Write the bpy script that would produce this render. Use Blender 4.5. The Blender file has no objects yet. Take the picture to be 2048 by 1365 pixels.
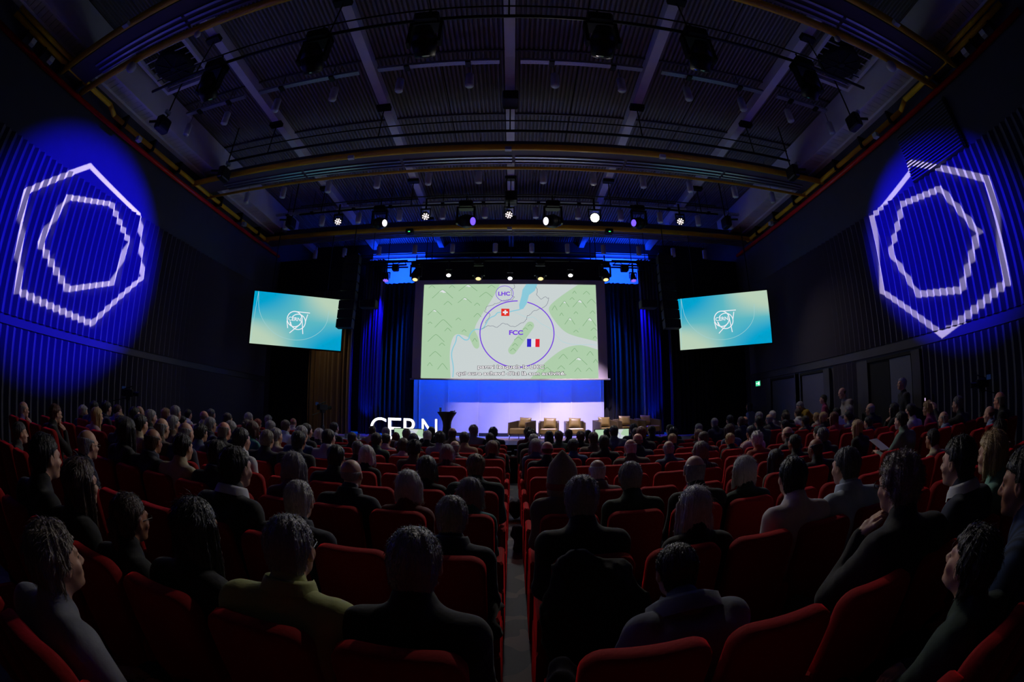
import bpy, bmesh, math, random
import numpy as np
from mathutils import Vector, Matrix

random.seed(7)
C = bpy.context.scene.collection
SC = bpy.context.scene

# ------------------------------------------------------------------ camera (full-frame fisheye, 16 mm class)
EYE = 1.66
cam = bpy.data.cameras.new('camera')
cam.type = 'PANO'
cam.panorama_type = 'FISHEYE_EQUISOLID'
cam.sensor_fit = 'HORIZONTAL'
cam.sensor_width = 36.0
cam.fisheye_lens = 36.0 * 908.0 / 2048.0
cam.fisheye_fov = math.radians(200)
cam.clip_start, cam.clip_end = 0.02, 200
camo = bpy.data.objects.new('camera', cam)
C.objects.link(camo)
_p, _y, _r = math.radians(9.3), math.radians(-0.1), math.radians(0.1)
def _cw(v):                                   # camera (right, up, forward) to world
    x = v[0]*math.cos(_r)-v[1]*math.sin(_r); u = v[0]*math.sin(_r)+v[1]*math.cos(_r)
    f = v[2]*math.cos(_p)-u*math.sin(_p); z = v[2]*math.sin(_p)+u*math.cos(_p)
    return Vector((x*math.cos(_y)+f*math.sin(_y), -x*math.sin(_y)+f*math.cos(_y), z))
_M = Matrix.Identity(4)
for i, b in enumerate(((1,0,0),(0,1,0),(0,0,-1))):
    w = _cw(b)
    for j in range(3): _M[j][i] = w[j]
_M.translation = (0, 0, EYE)
camo.matrix_world = _M
SC.camera = camo

# ------------------------------------------------------------------ world and exposure
SC.view_settings.view_transform = 'Standard'
SC.view_settings.look = 'None'
SC.view_settings.exposure = 0.0
SC.view_settings.gamma = 1.0
SC.view_settings.use_curve_mapping = False
SC.cycles.max_bounces = 6; SC.cycles.diffuse_bounces = 4
wd = bpy.data.worlds.new('world'); SC.world = wd; wd.use_nodes = True
wd.node_tree.nodes['Background'].inputs[0].default_value = (0.5, 0.5, 0.75, 1)
wd.node_tree.nodes['Background'].inputs[1].default_value = 0.002

def srgb(r, g, b):
    f = lambda c: (c/255/12.92 if c/255 <= .04045 else ((c/255+.055)/1.055)**2.4)
    return (f(r), f(g), f(b), 1.0)

# ------------------------------------------------------------------ stage lighting
def spot(name, loc, aim, power, col, deg, blend=.3, radius=.06):
    l = bpy.data.lights.new(name, 'SPOT'); l.energy = power; l.color = col[:3]
    l.spot_size = math.radians(deg); l.spot_blend = blend; l.shadow_soft_size = radius
    o = bpy.data.objects.new(name, l); C.objects.link(o); o.location = loc
    o.rotation_euler = (Vector(aim)-Vector(loc)).to_track_quat('-Z', 'Y').to_euler()
    return o

def gobo(name, loc, aim, power, deg, polys, col, w):
    """a profile spot whose gobo is cut with polygon outlines; polys are lists of points on the wall"""
    o = spot(name, loc, aim, power, (1,1,1), deg, .05, .012)
    R = o.rotation_euler.to_matrix(); L = Vector(loc)
    nt = o.data; nt.use_nodes = True; nt = nt.node_tree
    em = nt.nodes['Emission']; N = nt.nodes.new; lk = nt.links.new
    tc = N('ShaderNodeTexCoord'); sp = N('ShaderNodeSeparateXYZ'); lk(tc.outputs['Normal'], sp.inputs[0])
    def math_(op, a, b=None, clamp=False):
        n = N('ShaderNodeMath'); n.operation = op; n.use_clamp = clamp
        for i, v in enumerate((a, b)):
            if v is None: continue
            if isinstance(v, (int, float)): n.inputs[i].default_value = v
            else: lk(v, n.inputs[i])
        return n.outputs[0]
    az = math_('ABSOLUTE', sp.outputs[2])
    u = math_('DIVIDE', sp.outputs[0], az); v = math_('DIVIDE', sp.outputs[1], az)
    total = None
    for pts in polys:
        q = []
        for p in pts:
            d = R.transposed() @ (Vector(p)-L)
            q.append((d.x/abs(d.z), d.y/abs(d.z)))
        area = sum(q[i][0]*q[(i+1)%len(q)][1]-q[(i+1)%len(q)][0]*q[i][1] for i in range(len(q)))
        m = None
        for i in range(len(q)):
            (x0, y0), (x1, y1) = q[i], q[(i+1) % len(q)]
            nx, ny = (y1-y0), -(x1-x0)
            if area < 0: nx, ny = -nx, -ny
            ln = math.hypot(nx, ny); nx /= ln; ny /= ln
            s = math_('SUBTRACT', math_('ADD', math_('MULTIPLY', u, nx), math_('MULTIPLY', v, ny)), nx*x0+ny*y0)
            m = s if m is None else math_('MAXIMUM', m, s)
        ring = math_('MULTIPLY', math_('SUBTRACT', w, math_('ABSOLUTE', math_('ADD', m, w))), 1500.0, True)
        total = ring if total is None else math_('MAXIMUM', total, ring)
    lk(total, em.inputs['Strength']); em.inputs['Color'].default_value = (*col[:3], 1)
    return o

XL, XR = -8.6, 8.17          # side walls
YB, YW = -2.6, 14.2          # back of the hall, end of the side walls
GOBO_L = [[(-8.5, 4.67, 6.09), (-8.5, 6.74, 5.75), (-8.5, 7.34, 4.34), (-8.5, 5.84, 2.91), (-8.5, 3.56, 3.07), (-8.5, 3.04, 4.83)],
          [(-8.5, 4.26, 5.21), (-8.5, 5.67, 5.6), (-8.5, 6.61, 5.0), (-8.5, 6.33, 3.9), (-8.5, 4.94, 3.41), (-8.5, 3.81, 4.08)]]
GOBO_R = [[(8.07, 4.91, 6.19), (8.07, 3.1, 5.04), (8.07, 3.31, 3.17), (8.07, 5.33, 2.6), (8.07, 7.06, 3.9), (8.07, 6.88, 5.67)],
          [(8.07, 4.44, 5.41), (8.07, 3.73, 4.22), (8.07, 4.58, 3.3), (8.07, 5.91, 3.53), (8.07, 6.57, 4.68), (8.07, 5.74, 5.58)]]
BLUE = (0.006, 0.002, 1.0); WARM = (1.0, 0.72, 0.38); COOL = (1.0, 0.86, 1.0)
ZB = 6.84                                        # lens height of the moving heads on the mid bar
gobo('gobo_light', (1.02, 10.86, ZB), (-8.5, 5.1, 4.5), 42000, 44, GOBO_L, (1, .84, 1), .0052)
gobo('gobo_light', (-3.6, 10.75, ZB), (8.07, 5.1, 4.4), 37000, 44, GOBO_R, (1, .84, 1), .0052)
spot('blue_wash_light', (3.4, 10.72, ZB), (-8.5, 5.1, 4.32), 26000, BLUE, 23.5, .5)
spot('blue_wash_light', (-1.2, 10.86, ZB), (8.07, 5.1, 4.55), 18000, BLUE, 22.5, .5)
# white front wash from the bar over the audience: the screen shades the upper part of the backdrop
for x, ax, pw in ((-2.4, -.6, 1500), (-.1, .9, 1500), (2.25, 2.2, 3300)):
    spot('front_wash_light', (x, 10.95, 6.6), (ax, 15.0, 0.9), pw, (.86, .68, 1.0), 34, .7)
for x in (-3.19, -1.11, .89, 3.03):
    spot('warm_light', (x, 13.95, 5.95), (x*.7+1.2, 13.3, .9), 170, WARM, 50, .6, .04)
# blue wash down the backdrop, from added spots hidden behind the screen
for x in (-2.6, -.1, 2.4):
    spot('backdrop_wash_light', (x, 15.12, 6.6), (x, 15.44, 2.2), 8200, (.0, .078, 1.0), 90, .8, .1)
for s in (-1, 1):
    x = -4.33 if s < 0 else 4.1
    spot('curtain_light', (x, 14.15, 6.1), (x+s*.55, 14.5, 1.5), 1500, BLUE, 38, .7)
    spot('curtain_uplight', (x+s*.5, 14.05, 1.05), (x+s*.45, 14.6, 3.2), 60, (.0, .03, 1.0), 60, .8)
    spot('ceiling_light_blue', (x*1.0, 15.0, 6.9), (x*.98, 16.6, 7.55), 620, (.004, .05, 1.0), 96, .6, .15)
    if s < 0: spot('amber_light', (s*5.9, 12.9, 6.3), (s*5.85, 13.6, 1.6), 150, (1.0, .62, .25), 40, .7)
# lamps that look into the hall: one dazzling spot on the mid bar, three over the screen, four pars
spot('audience_light', (2.24, 10.82, 6.78), (0.3, 1.5, 0.6), 420, (1, .93, .82), 85, .7, .08)
for x in (-2.09, -.09, 1.87):
    spot('audience_light', (x, 13.8, 6.05), (x*.8, 5.0, 0.9), 150, (1, .92, .92), 75, .8, .08)
for x in (-5.04, -2.41, -.11, 4.8):
    spot('audience_light', (x, 10.9, 6.8), (x*.6, 4.5, 0.9), 30, (1, .88, .86), 80, .8, .08)
for x, t in ((-5.04, (-6.4, 6.0, .9)), (4.8, (7.2, 8.2, 1.2))):  # two added fills for the side blocks, with no fixture of their own
    spot('audience_light', (x, 10.9, 6.8), t, 170, (1, .84, .74), 70, .8, .08)
for x, t in ((2.3, (3.6, 13.7, 1.2)), (-.11, (1.3, 13.7, 1.2))):
    spot('warm_key_light', (x, 10.9, 6.8), t, 420, WARM, 24, .7, .06)
# ------------------------------------------------------------------ materials
MATS = {}
def mat(name, col, rough=.7, metal=0.0, noise=0.0, scale=8.0, emit=0.0, spec=.4, bump=0.0, alpha=None, sheen=0.0):
    if name in MATS: return MATS[name]
    m = bpy.data.materials.new(name); m.use_nodes = True; nt = m.node_tree
    b = nt.nodes['Principled BSDF']
    b.inputs['Base Color'].default_value = col; b.inputs['Roughness'].default_value = rough
    b.inputs['Metallic'].default_value = metal; b.inputs['Specular IOR Level'].default_value = spec
    if sheen: b.inputs['Sheen Weight'].default_value = sheen
    if emit:
        b.inputs['Base Color'].default_value = (0, 0, 0, 1); b.inputs['Specular IOR Level'].default_value = .1
        b.inputs['Emission Color'].default_value = col; b.inputs['Emission Strength'].default_value = emit
    if noise or bump:
        tc = nt.nodes.new('ShaderNodeTexCoord'); nz = nt.nodes.new('ShaderNodeTexNoise')
        nz.inputs['Scale'].default_value = scale; nz.inputs['Detail'].default_value = 3
        nt.links.new(tc.outputs['Object'], nz.inputs['Vector'])
    if noise:
        mx = nt.nodes.new('ShaderNodeMix'); mx.data_type = 'RGBA'
        mx.inputs[6].default_value = [c*(1-noise) for c in col[:3]]+[1]
        mx.inputs[7].default_value = [min(1, c*(1+noise)) for c in col[:3]]+[1]
        nt.links.new(nz.outputs['Fac'], mx.inputs[0]); nt.links.new(mx.outputs[2], b.inputs['Base Color'])
    if bump:
        bp = nt.nodes.new('ShaderNodeBump'); bp.inputs['Strength'].default_value = bump; bp.inputs['Distance'].default_value = .01
        nt.links.new(nz.outputs['Fac'], bp.inputs['Height']); nt.links.new(bp.outputs[0], b.inputs['Normal'])
    MATS[name] = m
    return m

wallm = mat('dark_wall_paint', srgb(74, 74, 84), .75, noise=.12, scale=3)
slatm = mat('dark_slat_paint', srgb(86, 86, 100), .6, noise=.1, scale=5)
blackm = mat('matt_black', srgb(22, 22, 24), .8, noise=.15, scale=6)
drape = mat('black_drape', srgb(24, 24, 27), .95, noise=.2, scale=20, sheen=.1)
deckm = mat('ceiling_deck_paint', srgb(138, 133, 140), .7, noise=.12, scale=4)
beamm = mat('grey_beam_paint', srgb(232, 227, 236), .55, noise=.06, scale=4)
darkbeam = mat('dark_beam_paint', srgb(88, 78, 92), .6, noise=.1, scale=4)
yellowm = mat('yellow_cable_tray', srgb(255, 192, 22), .5, noise=.12, scale=14, bump=.3)
redpipe = mat('red_pipe_paint', srgb(230, 20, 18), .4, noise=.06)
metalm = mat('bare_metal', srgb(170, 172, 178), .35, .8)
blackmetal = mat('black_metal', srgb(20, 20, 22), .45, .3)
whitem = mat('white_plastic', srgb(205, 205, 210), .5)
floorm = None
redseat = mat('red_upholstery', srgb(150, 2, 6), .9, noise=.14, scale=60, bump=.15, sheen=1.0)
redseat.node_tree.nodes['Principled BSDF'].inputs['Sheen Tint'].default_value = (1, .012, .02, 1)
redseat.node_tree.nodes['Principled BSDF'].inputs['Sheen Roughness'].default_value = .4
curtm = mat('blue_black_curtain', srgb(64, 64, 84), .9, noise=.15, scale=25, sheen=.2)
brownc = mat('brown_curtain', srgb(92, 78, 58), .9, noise=.15, scale=25, sheen=.2)
panelm = mat('backdrop_fabric', srgb(196, 196, 206), .8, noise=.04, scale=3)
stagem = mat('stage_floor_board', srgb(120, 104, 100), .6, noise=.15, scale=4)
leather = mat('olive_leather', srgb(120, 102, 56), .38, noise=.16, scale=14, bump=.25, spec=.6)
leather2 = mat('dark_leather', srgb(84, 72, 52), .42, noise=.12, scale=10, bump=.2)

def camo_floor():
    m = bpy.data.materials.new('floor_covering'); m.use_nodes = True; nt = m.node_tree; b = nt.nodes['Principled BSDF']
    tc = nt.nodes.new('ShaderNodeTexCoord'); nz = nt.nodes.new('ShaderNodeTexNoise'); cr = nt.nodes.new('ShaderNodeValToRGB')
    nz.inputs['Scale'].default_value = 3.2; nz.inputs['Detail'].default_value = 1.2
    nt.links.new(tc.outputs['Object'], nz.inputs['Vector']); nt.links.new(nz.outputs['Fac'], cr.inputs[0])
    cr.color_ramp.interpolation = 'CONSTANT'
    cr.color_ramp.elements[0].color = srgb(118, 124, 126); cr.color_ramp.elements[1].color = srgb(160, 152, 148)
    cr.color_ramp.elements[1].position = .56
    nt.links.new(cr.outputs[0], b.inputs['Base Color']); b.inputs['Roughness'].default_value = .6
    return m
floorm = camo_floor()

# ------------------------------------------------------------------ mesh helpers
class MB:
    def __init__(s): s.v = []; s.f = []
    def add(s, vs, fs):
        o = len(s.v); s.v += [tuple(v) for v in vs]; s.f += [tuple(i+o for i in f) for f in fs]; return s
    def box(s, a, b):
        (x0, y0, z0), (x1, y1, z1) = a, b
        return s.add([(x0,y0,z0),(x1,y0,z0),(x1,y1,z0),(x0,y1,z0),(x0,y0,z1),(x1,y0,z1),(x1,y1,z1),(x0,y1,z1)],
                     [(0,3,2,1),(4,5,6,7),(0,1,5,4),(1,2,6,5),(2,3,7,6),(3,0,4,7)])
    def rbox(s, a, b, r=.02):
        """box with chamfered vertical and top edges"""
        (x0, y0, z0), (x1, y1, z1) = a, b
        def ring(e, z):
            return [(x0+e,y0,z),(x1-e,y0,z),(x1,y0+e,z),(x1,y1-e,z),(x1-e,y1,z),(x0+e,y1,z),(x0,y1-e,z),(x0,y0+e,z)]
        def inset(pts, d):
            cx, cy = (x0+x1)/2, (y0+y1)/2
            return [(x+(d if x < cx else -d), y+(d if y < cy else -d), z) for x, y, z in pts]
        R = [inset(ring(r, z0), r*.7), ring(r, z0+r), ring(r, z1-r), inset(ring(r, z1), r*.7)]
        vs = [p for q in R for p in q]; fs = [tuple(reversed(range(8))), tuple(range(24, 32))]
        for k in range(3):
            for i in range(8):
                j = (i+1) % 8; fs.append((k*8+i, k*8+j, k*8+8+j, k*8+8+i))
        return s.add(vs, fs)
    def tube(s, a, b, r, n=8, r2=None, cap=True):
        a, b = Vector(a), Vector(b); d = (b-a).normalized(); r2 = r if r2 is None else r2
        t = d.orthogonal().normalized(); u = d.cross(t)
        vs = []
        for p, q in ((a, r), (b, r2)):
            for i in range(n):
                an = 2*math.pi*i/n; vs.append(p+(t*math.cos(an)+u*math.sin(an))*q)
        fs = [(i, (i+1) % n, n+(i+1) % n, n+i) for i in range(n)]
        if cap: fs += [tuple(reversed(range(n))), tuple(range(n, 2*n))]
        return s.add(vs, fs)
    def path(s, pts, r, n=8):
        for i in range(len(pts)-1): s.tube(pts[i], pts[i+1], r, n)
        return s
    def lathe(s, prof, n=24, o=(0,0,0)):
        vs = [(o[0]+r*math.cos(2*math.pi*i/n), o[1]+r*math.sin(2*math.pi*i/n), o[2]+z) for r, z in prof for i in range(n)]
        fs = []
        for k in range(len(prof)-1):
            for i in range(n):
                j = (i+1) % n; fs.append((k*n+i, k*n+j, (k+1)*n+j, (k+1)*n+i))
        fs += [tuple(reversed(range(n))), tuple(range((len(prof)-1)*n, len(prof)*n))]
        return s.add(vs, fs)
    def ell(s, c, r, nu=12, nv=8):
        prof = [(math.sin(math.pi*k/nv), -math.cos(math.pi*k/nv)) for k in range(nv+1)]
        vs = []; fs = []
        for q, z in prof:
            q = max(q, .02)
            for i in range(nu):
                a = 2*math.pi*i/nu; vs.append((c[0]+r[0]*q*math.cos(a), c[1]+r[1]*q*math.sin(a), c[2]+r[2]*z))
        for k in range(nv):
            for i in range(nu):
                j = (i+1) % nu; fs.append((k*nu+i, k*nu+j, (k+1)*nu+j, (k+1)*nu+i))
        return s.add(vs, fs)
    def prism(s, pts, lo, hi, axis):
        """extrude a 2D polygon along an axis ('x','y','z')"""
        def put(p, h): return {'x': (h, p[0], p[1]), 'y': (p[0], h, p[1]), 'z': (p[0], p[1], h)}[axis]
        n = len(pts); vs = [put(p, lo) for p in pts]+[put(p, hi) for p in pts]
        return s.add(vs, [tuple(range(n)), tuple(range(2*n-1, n-1, -1))]+[(i, n+i, n+(i+1) % n, (i+1) % n) for i in range(n)])
    def mesh(s, name='mesh', smooth=False):
        m = bpy.data.meshes.new(name); m.from_pydata([tuple(v) for v in s.v], [], s.f)
        bm = bmesh.new(); bm.from_mesh(m); bmesh.ops.recalc_face_normals(bm, faces=bm.faces); bm.to_mesh(m); bm.free()
        if smooth: m.shade_smooth()
        return m
    def obj(s, name, m, parent=None, smooth=False):
        return put(name, s.mesh(name, smooth), m, parent)

def put(name, me, m=None, parent=None):
    if m is not None and not me.materials: me.materials.append(m)
    o = bpy.data.objects.new(name, me); C.objects.link(o)
    if parent is not None: o.parent = parent
    return o
def tag(o, label, cat, group=None, kind=None):
    if label: o['label'] = label
    if cat: o['category'] = cat
    if group: o['group'] = group
    if kind: o['kind'] = kind
    return o
def thing(name, label, cat, loc=(0,0,0), rz=0, group=None):
    o = bpy.data.objects.new(name, None); C.objects.link(o); o.empty_display_size = .1
    o.location = loc; o.rotation_euler = (0, 0, rz)
    return tag(o, label, cat, group)
def struct(o):
    o['kind'] = 'structure'; return o
def group_struct(name, loc=(0,0,0)):
    o = bpy.data.objects.new(name, None); C.objects.link(o); o.location = loc; o['kind'] = 'structure'; return o
def copy_tree(o, parent=None):
    c = o.copy(); C.objects.link(c)
    if parent is not None: c.parent = parent
    for ch in list(o.children): copy_tree(ch, c)
    return c
ORD = ['zeroth','first','second','third','fourth','fifth','sixth','seventh','eighth','ninth','tenth','eleventh','twelfth',
       'thirteenth','fourteenth','fifteenth','sixteenth','seventeenth','eighteenth','nineteenth','twentieth']

# ------------------------------------------------------------------ room shell
struct(MB().box((XL-.4, YB-.3, -.15), (XR+.4, 17.2, 0)).obj('floor', floorm))
struct(MB().box((XL-.4, YB-.3, 0), (XR+.4, YB, 8.8)).obj('wall_back', blackm))
struct(MB().box((XL-.4, 16.9, 0), (XR+.4, 17.2, 8.8)).obj('wall_stage', blackm))
# side risers under the outer seats
RISE, XRISE = .12, 4.72
struct(MB().box((XL, 2.55, 0), (-XRISE, 11.0, RISE)).obj('floor_riser_left', floorm))
struct(MB().box((XRISE, 2.55, 0), (XR, 11.0, RISE)).obj('floor_riser_right', floorm))

def side_wall(side):
    x = XL if side == 'left' else XR; s = 1 if side == 'left' else -1      # s: into the room
    root = group_struct('wall_'+side, (x, 0, 0))
    MB().box((0 if s < 0 else -.35, YB, 0), (.35 if s < 0 else 0, 17.0, 8.8)).obj('wall_face', wallm, root)
    zb = (2.5, 2.64) if side == 'left' else (2.56, 2.74)
    zt = 5.66 if side == 'left' else 5.73
    MB().box((min(0, s*.05), YB, zb[0]), (max(0, s*.05), YW, zb[1])).obj('band', wallm, root)
    per = .192; dep = .085
    def slat_mesh(z0, z1):
        return MB().prism([(0, 0), (s*dep, per*.5), (0, per)], z0, z1, 'z').mesh('slat')
    up, lo = slat_mesh(zb[1]+.03, zt), slat_mesh(.02, zb[0]-.02)
    n = int((YW-1.2)/per)
    doors = [(6.3, 7.75), (9.65, 10.7), (11.1, 12.4)] if side == 'right' else []
    for i in range(n):
        y = 1.0+i*per
        o = put('slat', up, slatm, root); o.location = (0, y, 0)
        if not any(a-.45 < y < b+.42 for a, b in doors):
            o = put('slat', lo, slatm, root); o.location = (0, y, 0)
    return root
wl = side_wall('left'); wr = side_wall('right')
# doors of the right wall, set in smooth frames
doorm = mat('door_laminate', srgb(84, 84, 96), .45, noise=.08, scale=2)
for i, (a, b, leaf) in enumerate(((6.3, 7.75, 2), (9.65, 10.7, 1), (11.1, 12.4, 1))):
    d = group_struct('door_%d' % (i+1), (XR, 0, 0))
    MB().box((-.10, a-.30, 0), (-.0, a-.04, 2.5)).obj('door_jamb', wallm, d); MB().box((-.10, b+.04, 0), (-.0, b+.30, 2.5)).obj('door_jamb', wallm, d)
    MB().box((-.09, a-.04, 2.44), (0, b+.04, 2.5)).obj('door_head', blackm, d)
    w = (b-a)/leaf
    for k in range(leaf):
        if i == 0 and k == leaf-1:
            MB().box((-.05, a+k*w+.02, 0), (-.02, b-.02, 2.42)).obj('door_leaf', blackm, d)
        else:
            lf = MB().box((-.06, a+k*w+.01, .01), (-.02, a+(k+1)*w-.01, 2.42)).obj('door_leaf', doorm, d)
            MB().tube((-.10, a+(k+1)*w-.12, .95), (-.10, a+(k+1)*w-.12, 1.2), .012).tube((-.10, a+(k+1)*w-.12, .97), (-.05, a+(k+1)*w-.12, .97), .008).tube((-.10, a+(k+1)*w-.12, 1.18), (-.05, a+(k+1)*w-.12, 1.18), .008).obj('door_handle', metalm, lf)
o = thing('wall_switch', 'small wall controller with a glowing white dot beside the double door', 'switch', (XR-.1, 5.88, 1.48))
MB().box((-.02, -.05, -.08), (.0, .05, .08)).obj('plate', blackmetal, o); MB().box((-.024, -.014, -.03), (-.02, .014, .03)).obj('indicator', mat('indicator_glow', srgb(220, 190, 230), emit=.8), o)

# ceiling: ribbed deck panels between longitudinal beams
ceil = group_struct('ceiling', (0, 0, 0))
MB().box((XL-.3, YB, 8.62), (XR+.3, 17.2, 8.8)).obj('roof_slab', blackm, ceil)
bw, PW, PL = 2.8, 1.38, 2.18
def panel_mesh():
    m = MB(); n = 15; p = PW/n
    for i in range(n):
        x = i*p
        m.add([(x, 0, .06), (x+p*.18, 0, 0), (x+p*.62, 0, 0), (x+p*.8, 0, .06), (x+p, 0, .06)]+[(x, PL, .06), (x+p*.18, PL, 0), (x+p*.62, PL, 0), (x+p*.8, PL, .06), (x+p, PL, .06)],
              [(k, k+1, 6+k, 5+k) for k in range(4)])
    return m.mesh('ceiling_panel')
pm = panel_mesh()
XB = [-.06+bw*k for k in range(-3, 4)]
for k in range(-6, 6):
    for j in range(9):
        o = put('ceiling_panel', pm, deckm, ceil); o.location = (-.06+k*1.4+.01, YB+.2+j*2.2, 8.46)
for x in XB:
    if XL < x < XR: MB().box((x-.1, YB, 8.22), (x+.1, 16.9, 8.46)).obj('ceiling_beam', beamm, ceil)
for k in range(9):
    y = YB+.2+k*2.2
    MB().box((XL, y-.03, 8.42), (XR, y+.0, 8.47)).obj('deck_joint', darkbeam, ceil)
# louvred soffits along both sides
for s, x in ((1, XL), (-1, XR)):
    r = group_struct('trim_%d' % (1 if s > 0 else 2), (x, 0, 0))
    MB().box((min(0, s*.16), YB, 7.62), (max(0, s*.16), 14, 7.72)).obj('soffit_edge', beamm, r)
    MB().box((min(s*.62, s*.7), YB, 7.62), (max(s*.62, s*.7), 14, 8.4)).obj('soffit_fascia', beamm, r)
    sl = MB().box((min(s*.16, s*.62), 0, 7.68), (max(s*.16, s*.62), .15, 7.70)).mesh('soffit_slat')
    for k in range(84):
        o = put('soffit_slat', sl, beamm, r); o.location = (0, .4+k*.162, 0)

# great cross beams with yellow cable trays
for bi, (y0, y1) in enumerate(((2.6, 3.4), (8.25, 9.05), (12.62, 13.5))):
    b = thing('cross_beam', ['dark cross beam with two yellow cable trays nearest overhead', 'dark cross beam with yellow trays across the middle of the ceiling', 'dark cross beam with one yellow tray in front of the stage'][bi], 'beam', (0, 0, 0), 0, 'ceiling cross beams')
    MB().box((XL, y0+.12, 7.25), (XR, y1-.08, 7.36)).obj('beam_flange', darkbeam, b)
    MB().box((XL, y1-.32, 7.36), (XR, y1-.2, 7.72)).obj('beam_web', darkbeam, b)
    MB().tube((XL+.1, y0, 7.22), (XR-.1, y0, 7.22), .075, 12).obj('cable_tray', yellowm, b, True)
    if bi < 2: MB().tube((XL+.1, y1+.02, 7.17), (XR-.1, y1+.02, 7.17), .035 if bi else .075, 10).obj('cable_tray', yellowm, b, True)
    for k, yy in enumerate((y0+.42, y0+.56, y0+.68)):
        for sx in range(6):
            xa = -7.6+sx*2.55
            MB().box((xa, yy, 7.22), (xa+2.48, yy+.05, 7.27)).obj('light_rail', metalm, b)
    for x in (-6.1, -3.6, -.1, 3.3, 6.0)[bi:5-bi]:
        MB().box((x-.07, y0-.11, 7.09), (x+.07, y0-.02, 7.17)).obj('junction_box', whitem, b)
    if bi == 0:
        for x in (-6.6, 6.5): MB().ell((x, y1+.05, 7.02), (.11, .11, .11), 14, 10).obj('camera_dome', whitem, b, True)
        for x in (-4.9, 5.1): MB().ell((x, y1+.05, 7.05), (.06, .06, .06), 12, 8).obj('sensor_dome', whitem, b, True)
# wall pipes
for s, x in ((1, XL), (-1, XR)):
    side = 'left' if s > 0 else 'right'
    zr = 7.04 if s > 0 else 7.06
    tag(MB().tube((x+s*.09, .2, zr), (x+s*.09, 13.9, zr), .06, 12).obj('sprinkler_pipe', redpipe, None, True), 'long red sprinkler pipe along the top of the %s wall' % side, 'pipe')
    t = thing('cable_tray', 'yellow cable tray with black clamps above the red pipe, %s wall' % side, 'cable tray', (x, 0, 0))
    pts = [(s*.28, .5, 7.3), (s*.28, 4.3, 7.3), (s*.2, 4.6, 7.22), (s*.2, 12.8, 7.22)]
    MB().path(pts, .06, 10).obj('tray_run', yellowm, t, True)
    MB().path([(s*.42, .5, 7.36), (s*.42, 3.2, 7.36)], .05, 10).obj('tray_run', yellowm, t, True)
    for y in (1.1, 1.8, 2.5, 3.2, 5.0, 6.2, 7.4, 9.6, 10.8, 12.0):
        MB().box((min(0, s*.3), y-.03, 7.12), (max(0, s*.3), y+.03, 7.42)).obj('clamp', blackmetal, t)
    for y in (1.4, 2.1, 5.6, 11.0):
        MB().box((min(s*.24, s*.36), y-.07, 7.05), (max(s*.24, s*.36), y+.07, 7.16)).obj('junction_box', whitem, t)
# louvre panel high on the right wall
lv = thing('louvre_panel', 'dark louvred acoustic panel high on the right wall', 'louvre', (XR, 0, 0))
for k in range(17):
    z = 5.74+k*.066
    MB().prism([(-.02, z), (-.16, z+.01), (-.16, z+.035), (-.02, z+.05)], 3.38, 5.1, 'y').obj('slat', slatm, lv)
MB().box((-.06, 3.34, 5.72), (0, 3.38, 6.9)).obj('frame_side', blackm, lv); MB().box((-.06, 5.1, 5.72), (0, 5.14, 6.9)).obj('frame_side', blackm, lv)
# ------------------------------------------------------------------ ceiling services
glow = lambda n, c, e: mat('glow_'+n, c, emit=e)
lensm = mat('downlight_lens', srgb(200, 205, 210), .25)
def downlight():
    t = thing('downlight', '', 'downlight')
    MB().lathe([(.075, 0), (.082, .012), (.082, .30), (.07, .31)], 16).obj('body', whitem_dark, t, True)
    MB().lathe([(.02, -.012), (.062, -.004), (.066, .0)], 16).obj('lens', lensm, t, True)
    MB().tube((0, 0, 0), (0, 0, 1), .006, 5).obj('suspension_rod', blackmetal, t)
    return t
whitem_dark = mat('pale_grey_metal', srgb(205, 205, 212), .45, .2)
DL = [('over the audience', [(x, 6.48, 7.5) for x in (-7.5, -6.28, -4.9, -3.54, -2.16, -.81, .78, 2.06, 3.44, 4.7, 5.96, 7.25)]),
      ('beyond the middle cross beam', [(x, 9.64, 7.1) for x in (-7.39, -6.14, -4.75, -3.39, -2.07, -.83, .73, 1.96, 3.24, 4.53, 5.88, 7.16)]),
      ('above the bar of moving lights', [(x, 11.44, 6.98) for x in (-6.94, -5.65, -4.46, -3.21, -1.96, -.78, .63, 1.81, 3.04, 4.23, 5.46, 6.59)]),
      ('above the stage', [(x, 14.0, 6.9) for x in (-7.0, -5.84, -4.55, -3.28, -2.0, -.58, .62, 1.8, 3.02, 4.26, 5.53, 6.76)])]
dl0 = None
for where, pts in DL:
    for i, p in enumerate(pts):
        if dl0 is None: d = dl0 = downlight()
        else: d = copy_tree(dl0)
        d.location = p
        rod = [c for c in d.children if c.name.startswith('suspension_rod')][0]; rod.location = (0, 0, .31); rod.scale = (1, 1, 8.47-.31-p[2])
        tag(d, '%s pale hanging downlight from the left in the row %s' % (ORD[i+1], where), 'downlight', 'hanging cylindrical downlights')
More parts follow.
